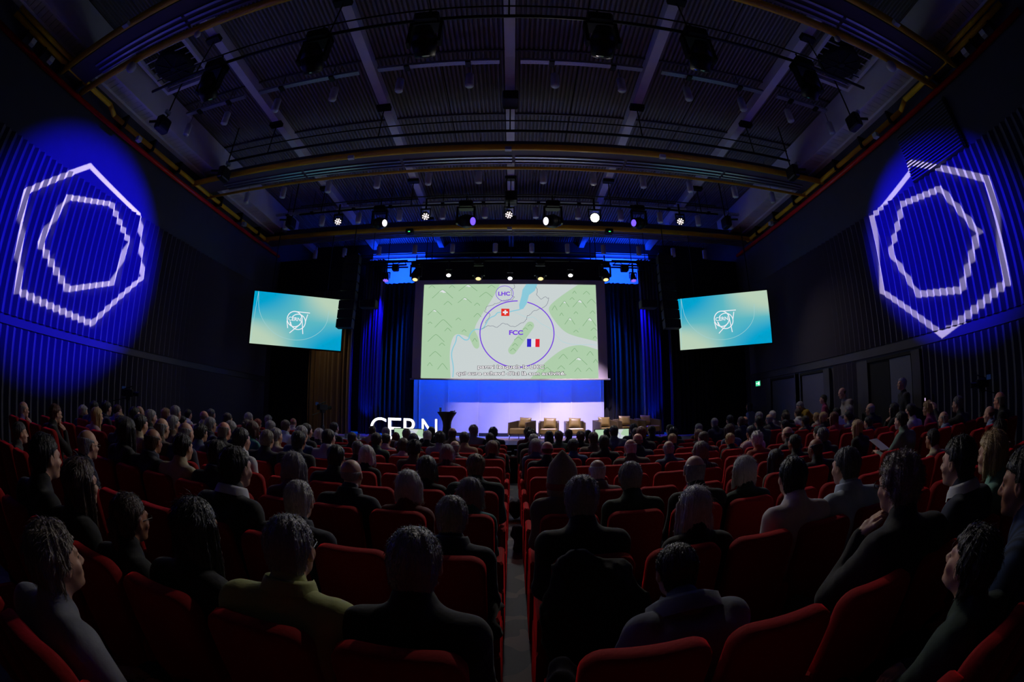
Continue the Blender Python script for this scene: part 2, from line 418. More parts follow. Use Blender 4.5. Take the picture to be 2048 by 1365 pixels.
# linear perforated trays (pale, over the deck)
perf = mat('perforated_steel', srgb(170, 170, 185), .4, .5, noise=.45, scale=40)
for row, (y, z) in enumerate(((6.36, 8.1), (11.9, 7.72))):
    for i in range(6):
        x0 = -.06+bw*(i-3)+.2; x1 = x0+2.4
        x0, x1 = max(x0, XL+.9), min(x1, XR-.9)
        t = thing('lighting_channel', '%s pale perforated lighting channel from the left, %s row' % (ORD[i+1], ('nearer', 'farther')[row]), 'light channel', (0, 0, 0), 0, 'perforated lighting channels')
        MB().box((x0, y, z), (x1, y+.11, z+.06)).obj('channel', perf, t)
        for q in (.25, .75):
            xx = x0+(x1-x0)*q; MB().box((xx-.05, y-.02, z-.05), (xx+.05, y+.13, z+.0)).obj('bracket', blackmetal, t); MB().tube((xx, y+.055, z), (xx, y+.055, 8.47), .008, 5).obj('hanger_rod', blackmetal, t)
# black lighting bars on drop rods
def bar(y, z, x0, x1, label, dz=.0):
    t = thing('lighting_bar', label, 'lighting bar')
    MB().tube((x0, y, z), (x1, y, z), .03, 8).obj('bar', blackmetal, t, True)
    MB().tube((x0, y, z+.28), (x1, y, z+.28), .016, 6).obj('top_chord', blackmetal, t)
    for x in XB:
        if x0 < x < x1:
            r = MB().tube((x, y, z), (x, y+.05, 8.22), .014, 6).obj('drop_rod', blackmetal, t)
            MB().box((x-.16, y-.06, 8.12), (x+.16, y+.1, 8.22)).obj('beam_clamp', blackmetal, r)
    return t
bar(4.46, 7.22, -6.9, 6.6, 'black lighting bar with six dark moving lights nearest overhead')
bar(7.74, 7.3, -6.9, 6.6, 'empty black bar just before the middle cross beam')
bar(11.28, 7.34, -6.4, 6.1, 'black lighting bar carrying the lit moving lights mid ceiling')
bar(14.0, 6.62, -5.2, 5.0, 'black lighting bar above the projection screen')
t = thing('hoist_box', 'black hoist box with cables on the centre beam, near', 'hoist', (-.05, 7.4, 7.9))
MB().rbox((-.16, -.2, -.12), (.16, .2, .12), .02).obj('box', blackmetal, t)
for q in (-1, 0, 1): MB().path([(q*.12, .2, 0), (q*.14, .4, .1), (q*.1, .55, .3)], .02).obj('cable', blackmetal, t)
t = thing('hoist_box', 'black hoist box with cables above the centre moving light', 'hoist', (-.05, 11.2, 7.5))
MB().rbox((-.16, -.2, -.18), (.16, .2, .12), .02).obj('box', blackmetal, t)
for q in (-1, 1): MB().path([(q*.12, 0, .1), (q*.14, -.1, .4), (q*.1, 0, .7)], .02).obj('cable', blackmetal, t)

# moving heads
def moving_head(loc, aim, lens, name, label, size=1.0, lit=True, group='moving heads on the bars'):
    t = thing(name, label, 'stage light', loc, 0, group)
    MB().rbox((-.15*size, -.15*size, .0), (.15*size, .15*size, .14*size), .03).obj('base', blackmetal, t)
    MB().box((-.2*size, -.05*size, -.36*size), (-.16*size, .05*size, .04)).box((.16*size, -.05*size, -.36*size), (.2*size, .05*size, .04)).box((-.2*size, -.06*size, -.02), (.2*size, .06*size, .03)).obj('yoke', blackmetal, t)
    MB().tube((0, 0, .14*size), (0, 0, .40), .02, 6).obj('hook_clamp', blackmetal, t)
    d = (Vector(aim)-Vector(loc)).normalized(); hd = Vector((0, 0, -.3*size))
    h = MB(); a = hd-d*.2*size; b = hd+d*.2*size
    h.tube(a, hd, .09*size, 14, .155*size).tube(hd, b, .155*size, 14, .12*size)
    ho = h.obj('head', blackmetal, t, True)
    c0 = b+d*.001
    MB().tube(c0, c0+d*.012, .085*size, 16, .06*size).obj('lens', lens if lit else mat('dark_lens', srgb(30, 30, 40), .1), ho)
    return t
for i, (x, a) in enumerate(((-5.09, 1), (-3.01, 1), (-1.26, 1), (1.27, -1), (2.79, -1), (4.92, -1))):
    moving_head((x, 4.46, 7.06), (x+a*.5, 9.0, 1.0), blackm, 'moving_light', '%s dark unlit moving light from the left on the nearest bar' % ORD[i+1], 1.25, False)
wl_, bl_ = glow('white_lens', (1, .9, 1, 1), 1.6), glow('blue_lens', (.12, .06, 1, 1), 2.2)
moving_head((-3.73, 11.22, 7.16), (8, 5.1, 4.4), wl_, 'moving_light', 'moving light with white lens turned right, left part of mid bar', 1.15)
moving_head((-1.28, 11.25, 7.18), (8, 5, 4.3), bl_, 'moving_light', 'large moving light with blue lens turned right, left of centre', 1.3)
moving_head((1.09, 11.25, 7.18), (-8, 5.1, 4.5), wl_, 'moving_light', 'large moving light with white lens turned left, right of centre', 1.3)
moving_head((3.51, 11.22, 7.16), (-8, 5, 4.4), bl_, 'moving_light', 'moving light with blue lens turned left, right part of mid bar', 1.15)
# LED pars with a cluster of small emitters
def par(loc, aim, m, label, n_led=12, size=1.0, group='led spotlights on the bars', full=False):
    t = thing('led_spotlight', label, 'stage light', loc, 0, group)
    d = (Vector(aim)-Vector(loc)).normalized()
    MB().tube(Vector((0,0,.0)), Vector((0,0,.34)), .03, 6).obj('hook_clamp', blackmetal, t)
    y_ = MB(); y_.box((-.15*size, -.03, -.22*size), (-.13*size, .03, .02)).box((.13*size, -.03, -.22*size), (.15*size, .03, .02)).box((-.15*size, -.03, -.01), (.15*size, .03, .02)); y_.obj('yoke', blackmetal, t)
    hd = Vector((0, 0, -.2*size))
    h = MB().tube(hd-d*.16*size, hd+d*.12*size, .09*size, 16, .125*size).obj('housing', blackmetal, t, True)
    c = hd+d*.122*size
    if full:
        MB().tube(c, c+d*.012, .10*size, 16, .085*size).obj('lens', m, h)
    else:
        tt = d.orthogonal().normalized(); uu = d.cross(tt)
        k = MB()
        for (rad, n) in ((.0, 1), (.042, 4 if n_led < 12 else 4), (.085, n_led-5)):
            for i in range(n):
                an = 2*math.pi*i/n+.3
                p = c+(tt*math.cos(an)+uu*math.sin(an))*rad*size
                k.tube(p, p+d*.008, .021*size, 8)
        k.obj('emitters', m, h)
    return t
emw = glow('led_white', (1, .86, .86, 1), 1.4)
for x, w in ((-5.04, 'far left'), (-2.41, 'left of centre'), (-.11, 'centre'), (4.8, 'far right')):
    par((x, 11.26, 7.2), (x*.25, 4.0, 1.0), emw, 'led spotlight with dotted white emitters, %s of the mid bar' % w, 13, .95)
par((2.25, 11.26, 7.18), (0.1, 0.2, 1.9), glow('glare', (1, .93, .82, 1), 14.0), 'dazzling white spotlight facing the audience on the mid bar', 12, 1.2, full=True)
for x, n in ((-2.09, 'left'), (-.09, 'centre'), (1.87, 'right')):
    par((x, 14.0, 6.32 if n != 'centre' else 6.2), (x*.8, 11.0, 1.2), glow('screen_white', (1, .92, .92, 1), 5.0), 'bright white round stage light above the screen, %s' % n, 12, .72, full=True)
warmg = glow('warm_lens', (1, .66, .28, 1), 1.6)
for x, n in ((-3.19, 'leftmost'), (-1.11, 'second from left'), (.89, 'third from left'), (3.03, 'rightmost')):
    moving_head((x, 14.0, 6.45), (x, 13.1, 4.2), warmg, 'moving_light', 'warm orange moving light above the screen, %s of four' % n, 1.0, True, 'warm lights above the screen')
vio = glow('violet_led', (.22, .1, 1, 1), 2.2)
for s, n in ((-1, 'left'), (1, 'right')):
    x = -4.33 if s < 0 else 4.1
    par((x, 14.4, 6.38), (x, 13.95, 5.0), vio, 'violet led spotlight hanging %s of the screen' % n, 13, .9)
    tr = thing('side_truss', 'short black truss with lamps at the %s stage corner' % n, 'truss', (x, 14.4, 6.65))
    for q in ((0, 0), (.25, 0), (.12, .2)): MB().tube((-.7, q[0], q[1]), (.7, q[0], q[1]), .03).obj('chord', blackmetal, tr)
    MB().path([(-.7, 0, 0), (-.45, .12, .2), (-.2, .25, 0), (.05, .12, .2), (.3, 0, 0), (.55, .12, .2), (.7, 0, 0)], .014, 6).obj('lacing', blackmetal, tr)
    MB().tube((0, .1, .2), (0, .1, 1.7), .014).obj('drop_rod', blackmetal, tr)
    MB().rbox((-.42, -.12, -.22), (-.16, .12, .0)).obj('lamp_body', blackmetal, tr); MB().rbox((.2, -.1, -.2), (.42, .12, .02)).obj('lamp_body', blackmetal, tr)
grn = glow('green_led', (.05, 1, .2, 1), 1.5)
for x, n in ((-3.13, 'left'), (2.91, 'right')):
    t = thing('sensor_box', 'small black box with green led under the far beam, %s' % n, 'sensor', (x, 12.5, 7.02))
    MB().rbox((-.12, -.1, -.02), (.12, .1, .12)).obj('box', blackmetal, t); MB().box((-.03, -.106, .0), (.03, -.1, .025)).obj('led', grn, t)
# side followspots hanging near the walls and round fans in the deck
k = 0
for (x, y, n) in ((-7.2, 5.4, 'left near'), (6.9, 5.4, 'right near'), (-7.0, 7.9, 'left before the middle beam'), (6.7, 7.9, 'right before the middle beam'), (-6.6, 11.2, 'left beyond the middle beam'), (6.3, 11.2, 'right beyond the middle beam')):
    t = thing('projector_lamp', 'slim black side lamp on a bracket, %s' % n, 'stage light', (x, y, 7.1), 0, 'slim side lamps')
    MB().tube((0, 0, .1), (0, 0, 1.37), .018).obj('rod', blackmetal, t); MB().rbox((-.1, -.22, -.22), (.1, .16, .1), .03).obj('housing', blackmetal, t)
    MB().tube((-.3 if x < 0 else .3, -.25, -.02), (0, 0, .05), .03).obj('barrel', blackmetal, t); MB().box((.1, -.2, .12), (.16, -.05, .2)).obj('adjuster', metalm, t)
for x, n in ((-6.95, 'left'), (6.6, 'right')):
    t = thing('ceiling_fan_unit', 'round black ventilation unit in a square ceiling frame, %s side' % n, 'ventilator', (x, 4.75, 8.1))
    f = MB()
    for a, b in (((-.75, -.75, 0), (.75, -.66, .1)), ((-.75, .66, 0), (.75, .75, .1)), ((-.75, -.66, 0), (-.66, .66, .1)), ((.66, -.66, 0), (.75, .66, .1))): f.box(a, b)
    f.obj('frame', beamm, t); MB().lathe([(.44, -.02), (.5, .0), (.5, .2)], 28).obj('drum', blackm, t, True)
    MB().lathe([(.06, -.05), (.09, -.03), (.09, .0)], 12).obj('hub', blackmetal, t)
    for q in range(8):
        an = q*math.pi/4; MB().box((-.42, -.012, -.04), (-.1, .012, -.025)).obj('grille_bar', blackmetal, t).rotation_euler = (0, 0, an)
    for q in range(7): MB().box((-.66, -.62+q*.2, .06), (.66, -.6+q*.2, .09)).obj('grid_bar', beamm, t)

# ------------------------------------------------------------------ stage
st = thing('stage', 'low wide stage platform under the projection screen', 'stage')
MB().box((-6.4, 11.35, 0), (6.2, 16.8, .86)).obj('platform', blackm, st)
for i in range(6):
    for j in range(5):
        x0 = -6.4+i*2.1; y0 = 11.35+j*1.09
        MB().box((x0+.003, y0+.003, .86), (x0+2.097, y0+1.087, .9)).obj('deck_board', stagem, st)
MB().box((-6.4, 11.30, .80), (6.2, 11.35, .9)).obj('edge_trim', blackmetal, st)
ZS = .9
def curtain(name, label, x0, x1, y, z0, z1, m, waves, amp, seed=0, group=None, yaw=0):
    rs = random.Random(seed); n = int(waves*10); vs = []; fs = []
    ph = [rs.uniform(-.6, .6) for _ in range(int(waves)+3)]
    nz = 6
    for k in range(nz+1):
        z = z0+(z1-z0)*k/nz
        for i in range(n+1):
            u = i/n; w = u*waves
            a = amp*(1+.25*math.sin(w*.7+seed))*(1-.25*k/nz)
            vs.append((x0+(x1-x0)*u+.02*math.sin(w*2.1), y+a*math.sin(2*math.pi*w+ph[int(w)])+.03*math.sin(w*.9), z))
    for k in range(nz):
        for i in range(n): fs.append((k*(n+1)+i, k*(n+1)+i+1, (k+1)*(n+1)+i+1, (k+1)*(n+1)+i))
    mb = MB().add(vs, fs); o = mb.obj(name, m, None, True)
    sm = o.modifiers.new('thickness', 'SOLIDIFY'); sm.thickness = .01
    return tag(o, label, 'curtain', group)
for s, n in ((-1, 'left'), (1, 'right')):
    e = 0 if s < 0 else .12                      # the stage dressing is shifted a little
    def X(v): return s*v - (0.0 if s < 0 else .12)
    tag(MB().box((min(X(5.35), XL+.01 if s < 0 else XR-.01), 14.25, 0), (max(X(5.35), XL+.01 if s < 0 else XR-.01), 14.33, 6.95)).obj('masking_flat', drape), 'tall black masking flat beside the stage, %s side' % n, 'masking flat')
    curtain('stage_curtain', 'brown pleated curtain at the %s edge of the stage' % n, X(6.75), X(5.2), 13.75, ZS-.85 if s < 0 else 0.02, 5.6, brownc, 9, .05, 3+s) if s < 0 else curtain('stage_curtain', 'dark pleated curtain at the right edge of the stage', X(6.75), X(5.2), 13.75, .02, 5.6, drape, 9, .05, 3)
    curtain('stage_curtain', 'dark curtain lit blue beside the screen, %s' % n, X(5.15), X(4.4), 14.5, ZS+.01, 6.9, curtm, 6.5, .07, 11+s)
    curtain('stage_curtain', 'black back curtain between blue curtain and backdrop, %s' % n, X(4.9), X(3.2), 15.75, ZS+.01, 6.4, drape, 9, .06, 21+s)
# backdrop of tall fabric panels with pale joints
bd = thing('backdrop', 'tall panelled backdrop lit blue and lavender behind the screen', 'backdrop', (0, 15.5, 0))
bx = [-3.45, -3.24, -2.21, -1.17, -.11, .95, 2.01, 3.05, 3.17]
for i in range(len(bx)-1):
    MB().box((bx[i]+.012, 0, ZS+.12), (bx[i+1]-.012, .05, 6.6)).obj('panel', panelm, bd)
    if 0 < i: MB().box((bx[i]-.014, -.02, ZS), (bx[i]+.014, .03, 6.6)).obj('joint_profile', whitem, bd)
MB().box((-3.45, -.01, ZS), (3.17, .06, ZS+.12)).obj('base_rail', blackm, bd)

struct(MB().box((-5.7, 16.82, 6.1), (-3.5, 16.9, 8.0)).obj('trim_3', beamm)); struct(MB().box((3.3, 16.82, 6.1), (5.5, 16.9, 8.0)).obj('trim_4', beamm))
tag(MB().box((-5.6, 16.2, 7.36), (5.4, 16.4, 7.54)).obj('stage_rear_beam', beamm), 'pale beam behind the screen housing, lit blue', 'beam')
# ------------------------------------------------------------------ text and flat graphics
def text_mesh(body, height, offset=0.0, extrude=0.0, spacing=1.0):
    cu = bpy.data.curves.new('t', 'FONT'); cu.body = body; cu.size = 1.0; cu.align_x = 'LEFT'
    cu.offset = offset; cu.extrude = extrude; cu.space_character = spacing; cu.resolution_u = 6
    o = bpy.data.objects.new('t', cu); C.objects.link(o)
    dg = bpy.context.evaluated_depsgraph_get()
    m = bpy.data.meshes.new_from_object(o.evaluated_get(dg))
    C.objects.unlink(o); bpy.data.objects.remove(o); bpy.data.curves.remove(cu)
    m.materials.clear()
    cap = .73                                        # cap height of the built-in font
    co = np.empty(len(m.vertices)*3); m.vertices.foreach_get('co', co); co = co.reshape(-1, 3)
    co[:, :2] *= height/cap
    m.vertices.foreach_set('co', co.ravel()); m.update()
    return m, co[:, 0].min(), co[:, 0].max(), co[:, 1].min(), co[:, 1].max()
def emitm(name, rgb, k=1.0): return mat('pixel_'+name, srgb(*rgb), emit=k)

# projection screen, with the map as flat layers
scr = thing('projection_screen', 'large projection screen showing a green map with two purple rings', 'screen', (0, 14.8, 0))
MB().box((-3.36, 0, 2.82), (3.16, .02, 6.2)).obj('screen_border', mat('screen_border_cloth', srgb(196, 184, 190), .8), scr)  # cloth colour lightened to stand for spill from the projected picture
MB().tube((-3.42, .0, 2.80), (3.24, .0, 2.80), .028, 10).obj('bottom_bar', mat('screen_bar', srgb(170, 160, 150), .5), scr)
MB().box((-3.42, .06, 6.15), (3.18, .3, 7.0)).obj('housing', blackm, scr)
for x in (-2.86, -.06, 2.74): MB().tube((x, .18, 7.0), (x, .18, 8.24), .015).obj('suspension_cable', blackmetal, scr)
IX0, IX1, IZ0, IZ1 = -3.05, 2.84, 2.83, 6.04
def m2w(x, y):
    yt = 67-.0101*(x-55); yb = 1105-.0101*x; v = (y-yt)/(yb-yt)
    u = (x-(55-50*v))/((1928+62*v)-(55-50*v))
    u = min(max(u, 0), 1); v = min(max(v, 0), 1)
    return (IX0+u*(IX1-IX0), IZ1-v*(IZ1-IZ0))
LAYER = [0]
def flat(name, polys, m, layer, parent):
    mb = MB()
    for p in polys:
        n = len(p); mb.add([(a, -.004-.0025*layer, b) for a, b in p], [tuple(range(n))])
    me = bpy.data.meshes.new(name); me.from_pydata(mb.v, [], mb.f)
    bm = bmesh.new(); bm.from_mesh(me); bmesh.ops.triangulate(bm, faces=bm.faces[:]); bm.to_mesh(me); bm.free()
    return put(name, me, m, parent)
def line(pts, w):
    """quads along a polyline, in world (x,z)"""
    out = []
    for (a, b) in zip(pts[:-1], pts[1:]):
        dx, dz = b[0]-a[0], b[1]-a[1]; L = math.hypot(dx, dz) or 1; nx, nz = -dz/L*w/2, dx/L*w/2; ex, ez = dx/L*w*.3, dz/L*w*.3
        out.append([(a[0]+nx-ex, a[1]+nz-ez), (b[0]+nx+ex, b[1]+nz+ez), (b[0]-nx+ex, b[1]-nz+ez), (a[0]-nx-ex, a[1]-nz-ez)])
    return out
def smooth_pts(p, k=2):
    for _ in range(k):
        q = [p[0]]
        for a, b in zip(p[:-1], p[1:]):
            q += [(a[0]*.75+b[0]*.25, a[1]*.75+b[1]*.25), (a[0]*.25+b[0]*.75, a[1]*.25+b[1]*.75)]
        p = q+[p[-1]]
    return p
W = lambda pts: [m2w(*p) for p in pts]
def image_mat():
    """projected picture: pale ground, a little warmer along the lower edge"""
    return emitm('ground', (205, 214, 214), .95)
img = MB().box((IX0, -.004, IZ0), (IX1, 0, IZ1)).obj('projected_image', image_mat(), scr)
gm = emitm('green', (177, 209, 174), .95)
A = [(55,67),(890,55),(820,200),(700,390),(600,560),(650,640),(668,740),(655,775),(625,778),(600,755),(575,700),(550,650),(440,618),(390,630),(355,700),(335,830),(340,1000),(345,1098),(5,1104)]
B = [(1735,52),(1928,48),(1958,685),(1850,660),(1720,632),(1600,590),(1500,490),(1420,370),(1415,310),(1480,240),(1620,130)]
D = [(1225,1095),(1330,970),(1500,820),(1620,750),(1720,728),(1800,725),(1975,775),(1990,1085)]
cap = []
for i in range(10):
    a = math.radians(35+180*i/9); cap.append((1215+45*math.cos(a-math.pi*.5-.1), 520+45*math.sin(a-math.pi*.5-.1)))
import itertools
dx, dy = 1215-1025, 520-790; ln = math.hypot(dx, dy); nx, ny = -dy/ln*45, dx/ln*45
cap = [(1025-nx, 790-ny)]+[(1025+45*math.cos(t), 790+45*math.sin(t)) for t in [math.atan2(-ny, -nx)-math.pi*i/8 for i in range(1, 8)]]+[(1025+nx, 790+ny), (1215+nx, 520+ny)]+[(1215+45*math.cos(t), 520+45*math.sin(t)) for t in [math.atan2(ny, nx)-math.pi*i/8 for i in range(1, 8)]]+[(1215-nx, 520-ny)]
A = A[:1]+smooth_pts(A[1:-1])+A[-1:]; B = B[:2]+smooth_pts(B[2:]+B[:1]); D = smooth_pts(D[:-1])+D[-1:]
for nm, P in (('green_area', A), ('green_area', B), ('green_area', D), ('green_area', cap)): flat(nm, [W(P)], gm, 1, img)
bm_ = emitm('lake_blue', (140, 204, 222), .95)
flat('lake', [W([(1170,52),(1290,52),(1262,130),(1200,180),(1175,280),(1140,335),(1100,348),(1095,290),(1120,190),(1130,120)])], bm_, 2, img)
riv = smooth_pts([(1100,345),(1010,365),(960,380),(860,375),(840,415),(770,440),(720,540),(690,570),(610,565),(560,620),(550,680),(510,688),(470,660),(440,630),(415,640),(410,700),(365,790),(355,860),(380,980),(370,1085)])
flat('river', line(W(riv), .034), bm_, 2, img)
flat('stream', line(W(smooth_pts([(1040,375),(1110,400),(1200,440),(1250,415),(1330,500),(1430,540),(1500,620),(1560,690),(1650,715),(1780,725),(1880,715),(1960,728)])), .014), emitm('pale_blue', (178, 216, 222), .95), 2, img)
bl = emitm('border_line', (92, 92, 120), .9)
def rough(pts, rs=random.Random(5)):
    out = [pts[0]]
    for a, b in zip(pts[:-1], pts[1:]):
        n = max(1, int(math.hypot(b[0]-a[0], b[1]-a[1])/13))
        out += [(a[0]+(b[0]-a[0])*i/n+(rs.uniform(-5, 5) if i < n else 0), a[1]+(b[1]-a[1])*i/n+(rs.uniform(-5, 5) if i < n else 0)) for i in range(1, n+1)]
    return out
flat('border_line', line(W(rough([(1035,55),(1045,95),(1000,130),(1015,160),(1008,185),(1045,205),(1020,240),(960,238),(900,250),(880,270),(830,280),(800,300),(740,320),(735,350),(720,372),(780,400),(772,430),(730,500)])), .011), bl, 3, img)
flat('border_line', line(W(rough([(690,560),(760,525),(820,530),(860,543),(890,520),(920,497),(950,508),(970,505),(1000,530),(1060,532),(1100,505),(1150,480),(1180,450),(1185,410),(1210,400),(1250,360),(1330,330),(1380,300),(1405,265),(1415,210),(1400,215),(1380,195),(1330,225),(1280,170),(1290,110),(1275,85)])), .011), bl, 3, img)
mm = emitm('mountain_line', (126, 172, 124), .95); sm_ = emitm('snow', (226, 230, 232), .95)
MT = [(142,75,35,30),(260,122,115,100,1),(365,75,32,30),(540,64,100,75,1),(795,72,40,30),(735,152,70,55),(320,258,45,40),(505,215,75,60,1),(640,275,30,28),(170,350,75,62,1),(645,390,40,40),(435,443,28,24),(120,490,22,18),(268,460,95,90),(318,555,35,35),(498,572,24,22),(185,625,92,82),(252,720,32,28),(175,812,65,55),(112,935,28,35),(255,940,55,65),(615,665,24,35),(1215,508,22,18),(1165,545,24,18),(1090,645,45,35),(1055,715,28,25),(1033,770,30,26),(1695,125,20,28),(1828,125,36,35),(1670,200,24,24),(1587,240,50,65,1),(1755,222,75,85,1),(1885,212,48,50),(1480,295,28,50),(1715,358,22,25),(1557,375,20,30),(1900,345,28,30),(1650,425,55,75,1),(1870,420,75,95,1),(1920,535,34,30),(1720,562,26,24),(1935,628,22,24),(1708,760,34,40),(1585,825,48,50),(1885,792,36,45),(1755,858,100,80,1),(1950,880,26,35),(1565,950,40,35),(1410,968,45,40),(1752,972,35,40),(1880,972,35,35)]
for q in MT:
    x, y, hw, h = q[:4]
    mo = flat('mountain', line(W(smooth_pts([(x-hw, y+h), (x-hw*.12, y+h*.05), (x+hw*.12, y+h*.05), (x+hw, y+h)], 1)), .016), mm, 3, img)
    if len(q) > 4: flat('snow_cap', [W([(x, y), (x-hw*.33, y+h*.34), (x-hw*.1, y+h*.28), (x+hw*.08, y+h*.4), (x+hw*.36, y+h*.36)])], sm_, 2, img)
pur = emitm('purple', (122, 66, 224), .95)
def ring(cx, cy, rx, ry, w, a0=0, a1=360, n=64):
    return line(W([(cx+rx*math.cos(math.radians(a0+(a1-a0)*i/n)), cy+ry*math.sin(math.radians(a0+(a1-a0)*i/n))) for i in range(n+1)]), w)
flat('large_ring', ring(1075, 610, 403, 362, .036, -74, 270), pur, 4, img)
flat('small_ring', ring(937, 165, 93, 86, .018), pur, 4, img)
flat('swiss_flag', [W([(902,337),(990,337),(990,418),(902,418)])], emitm('flag_red', (230, 50, 40), .95), 5, img)
flat('swiss_cross', [W([(937,352),(955,352),(955,402),(937,402)]), W([(919,368),(973,368),(973,386),(919,386)])], emitm('flag_white', (235, 235, 240), .95), 6, img)
for i, cc in enumerate(((52, 40, 200), (232, 232, 240), (228, 32, 50))):
    x0 = 1185+45.7*i; flat('french_flag', [W([(x0,665),(x0+45.7,665),(x0+45.7,752),(x0,752)])], emitm('fr%d' % i, cc, .95), 5, img)
def screen_text(s, cx, cy, h, m, layer, offset=0.0, width=None):
    me, a, b, c, d = text_mesh(s, h, offset)
    me.materials.append(m)
    o = bpy.data.objects.new('lettering', me); C.objects.link(o); o.parent = img
    wx, wz = m2w(cx, cy); o.rotation_euler = (math.pi/2, 0, 0)
    k = 1.0 if width is None else width/(b-a)
    o.scale = (k, 1, 1)
    o.location = (wx-(a+b)/2*k, -.004-.0025*layer, wz-h/2)
    return o
px = (IX1-IX0)/1930.0
screen_text('LHC', 932, 167, 44*px, pur, 7, .04, 132*px); screen_text('FCC', 1065, 597, 50*px, pur, 7, .04, 152*px)
sub, subo = emitm('subtitle', (240, 238, 240), 1.0), emitm('subtitle_edge', (58, 48, 66), .8)
for s, cx, cy, w in (('parmi lesquels le LHC', 1012, 966, 712), ('qui aura achev\u00e9 d\u2019ici l\u00e0 son activit\u00e9.', 1014, 1036, 1172)):
    full = text_mesh(s, 40*px, .02)[1:3]; k = w*px/(full[1]-full[0]); wx, wz = m2w(cx, cy); pos = 0
    for word in s.split(' '):
        pre = s[:pos]; x0 = 0.0 if not pre else text_mesh(pre+'|', 40*px, .02)[2]-text_mesh('|', 40*px, .02)[2]
        for layer, off, mm_ in ((7, .075, subo), (8, .016, sub)):
            me = text_mesh(word, 40*px, off)[0]; me.materials.append(mm_)
            o = put('lettering', me, None, img); o.rotation_euler = (math.pi/2, 0, 0); o.scale = (k, 1, 1)
            o.location = (wx-w*px/2-full[0]*k+x0*k, -.004-.0025*layer, wz-20*px)
        pos += len(word)+1

# side displays
def gradient_mat():
    m = bpy.data.materials.new('display_gradient'); m.use_nodes = True; nt = m.node_tree; b = nt.nodes['Principled BSDF']
    tc = nt.nodes.new('ShaderNodeTexCoord'); sp = nt.nodes.new('ShaderNodeSeparateXYZ'); nt.links.new(tc.outputs['Object'], sp.inputs[0])
    mu = nt.nodes.new('ShaderNodeMath'); mu.operation = 'MULTIPLY'; nt.links.new(sp.outputs[0], mu.inputs[0]); nt.links.new(sp.outputs[2], mu.inputs[1])
    mr = nt.nodes.new('ShaderNodeMapRange'); mr.interpolation_type = 'SMOOTHSTEP'
    mr.inputs[1].default_value = -.62; mr.inputs[2].default_value = .62; nt.links.new(mu.outputs[0], mr.inputs[0])
    cr = nt.nodes.new('ShaderNodeValToRGB'); nt.links.new(mr.outputs[0], cr.inputs[0])
    cr.color_ramp.elements[0].color = srgb(0, 160, 204); cr.color_ramp.elements[1].color = srgb(184, 208, 184)
    e = cr.color_ramp.elements.new(.5); e.color = srgb(90, 182, 194)
    b.inputs['Base Color'].default_value = (0, 0, 0, 1)
    nt.links.new(cr.outputs[0], b.inputs['Emission Color']); b.inputs['Emission Strength'].default_value = 1.0
    return m
gradm = gradient_mat(); logow = emitm('logo_white', (238, 238, 244), 1.0); arcw = emitm('arc_pale', (160, 208, 212), 1.0)
def display(c, rz, n):
    t = thing('display_screen', 'hanging teal display screen with white ring logo, %s of the stage' % n, 'display', c, rz)
    hw, hh = 1.46, .80
    MB().box((-hw-.03, .0, -hh-.03), (hw+.03, .12, hh+.03)).obj('casing', blackmetal, t)
    p = MB().box((-hw, -.004, -hh), (hw, .0, hh)).obj('panel', gradm, t)
    for x in (-.9, .9): MB().tube((x, .06, hh), (x, .06, 2.96), .015).obj('suspension_cable', blackmetal, t)
    k = 2.92/1560
    def L(x, y): return ((x-985)*k, -(y-690-.107*(x-985))*k)
    def arc(cx, cy, r, a0, a1, n=40): 
        c0 = L(cx, cy); return [(c0[0]+r*k*math.cos(math.radians(a0+(a1-a0)*i/n)), c0[1]+r*k*math.sin(math.radians(a0+(a1-a0)*i/n))) for i in range(n+1)]
    polys = line(arc(942, 658, 126, 0, 360), .028)+line(arc(1005, 705, 126, 145, -172), .026)
    for a, b in (((940, 533), (1192, 563)), ((1158, 590), (1132, 700)), ((1064, 615), (1103, 903)), ((1048, 745), (878, 882)), ((815, 690), (838, 800)), ((868, 695), (885, 765))):
        polys += line([L(*a), L(*b)], .026)
    flat('logo', polys, logow, 1, p)
    flat('pale_arc', line(smooth_pts([(-1.33, .8), (-1.25, .1), (-.75, -.45), (-.1, -.62), (.5, -.5), (.95, -.1), (1.0, .4)], 3), .012)+line([(-1.33, .8), (-1.43, -.75)], .012), arcw, .5, p)
    me, a, b, c_, d = text_mesh('CERN', .115, .018); me.materials.append(logow)
    o = bpy.data.objects.new('lettering', me); C.objects.link(o); o.parent = p; kk = .40/(b-a); o.scale = (kk, 1, 1)
    q = L(942, 657); o.rotation_euler = (math.pi/2, 0, 0); o.location = (q[0]-(a+b)/2*kk, -.009, q[1]-.055)
    return t
display((-6.52, 12.25, 4.27), math.atan2(1.5, 2.55), 'left')
display((6.37, 12.25, 4.31), -math.atan2(1.5, 2.58), 'right')

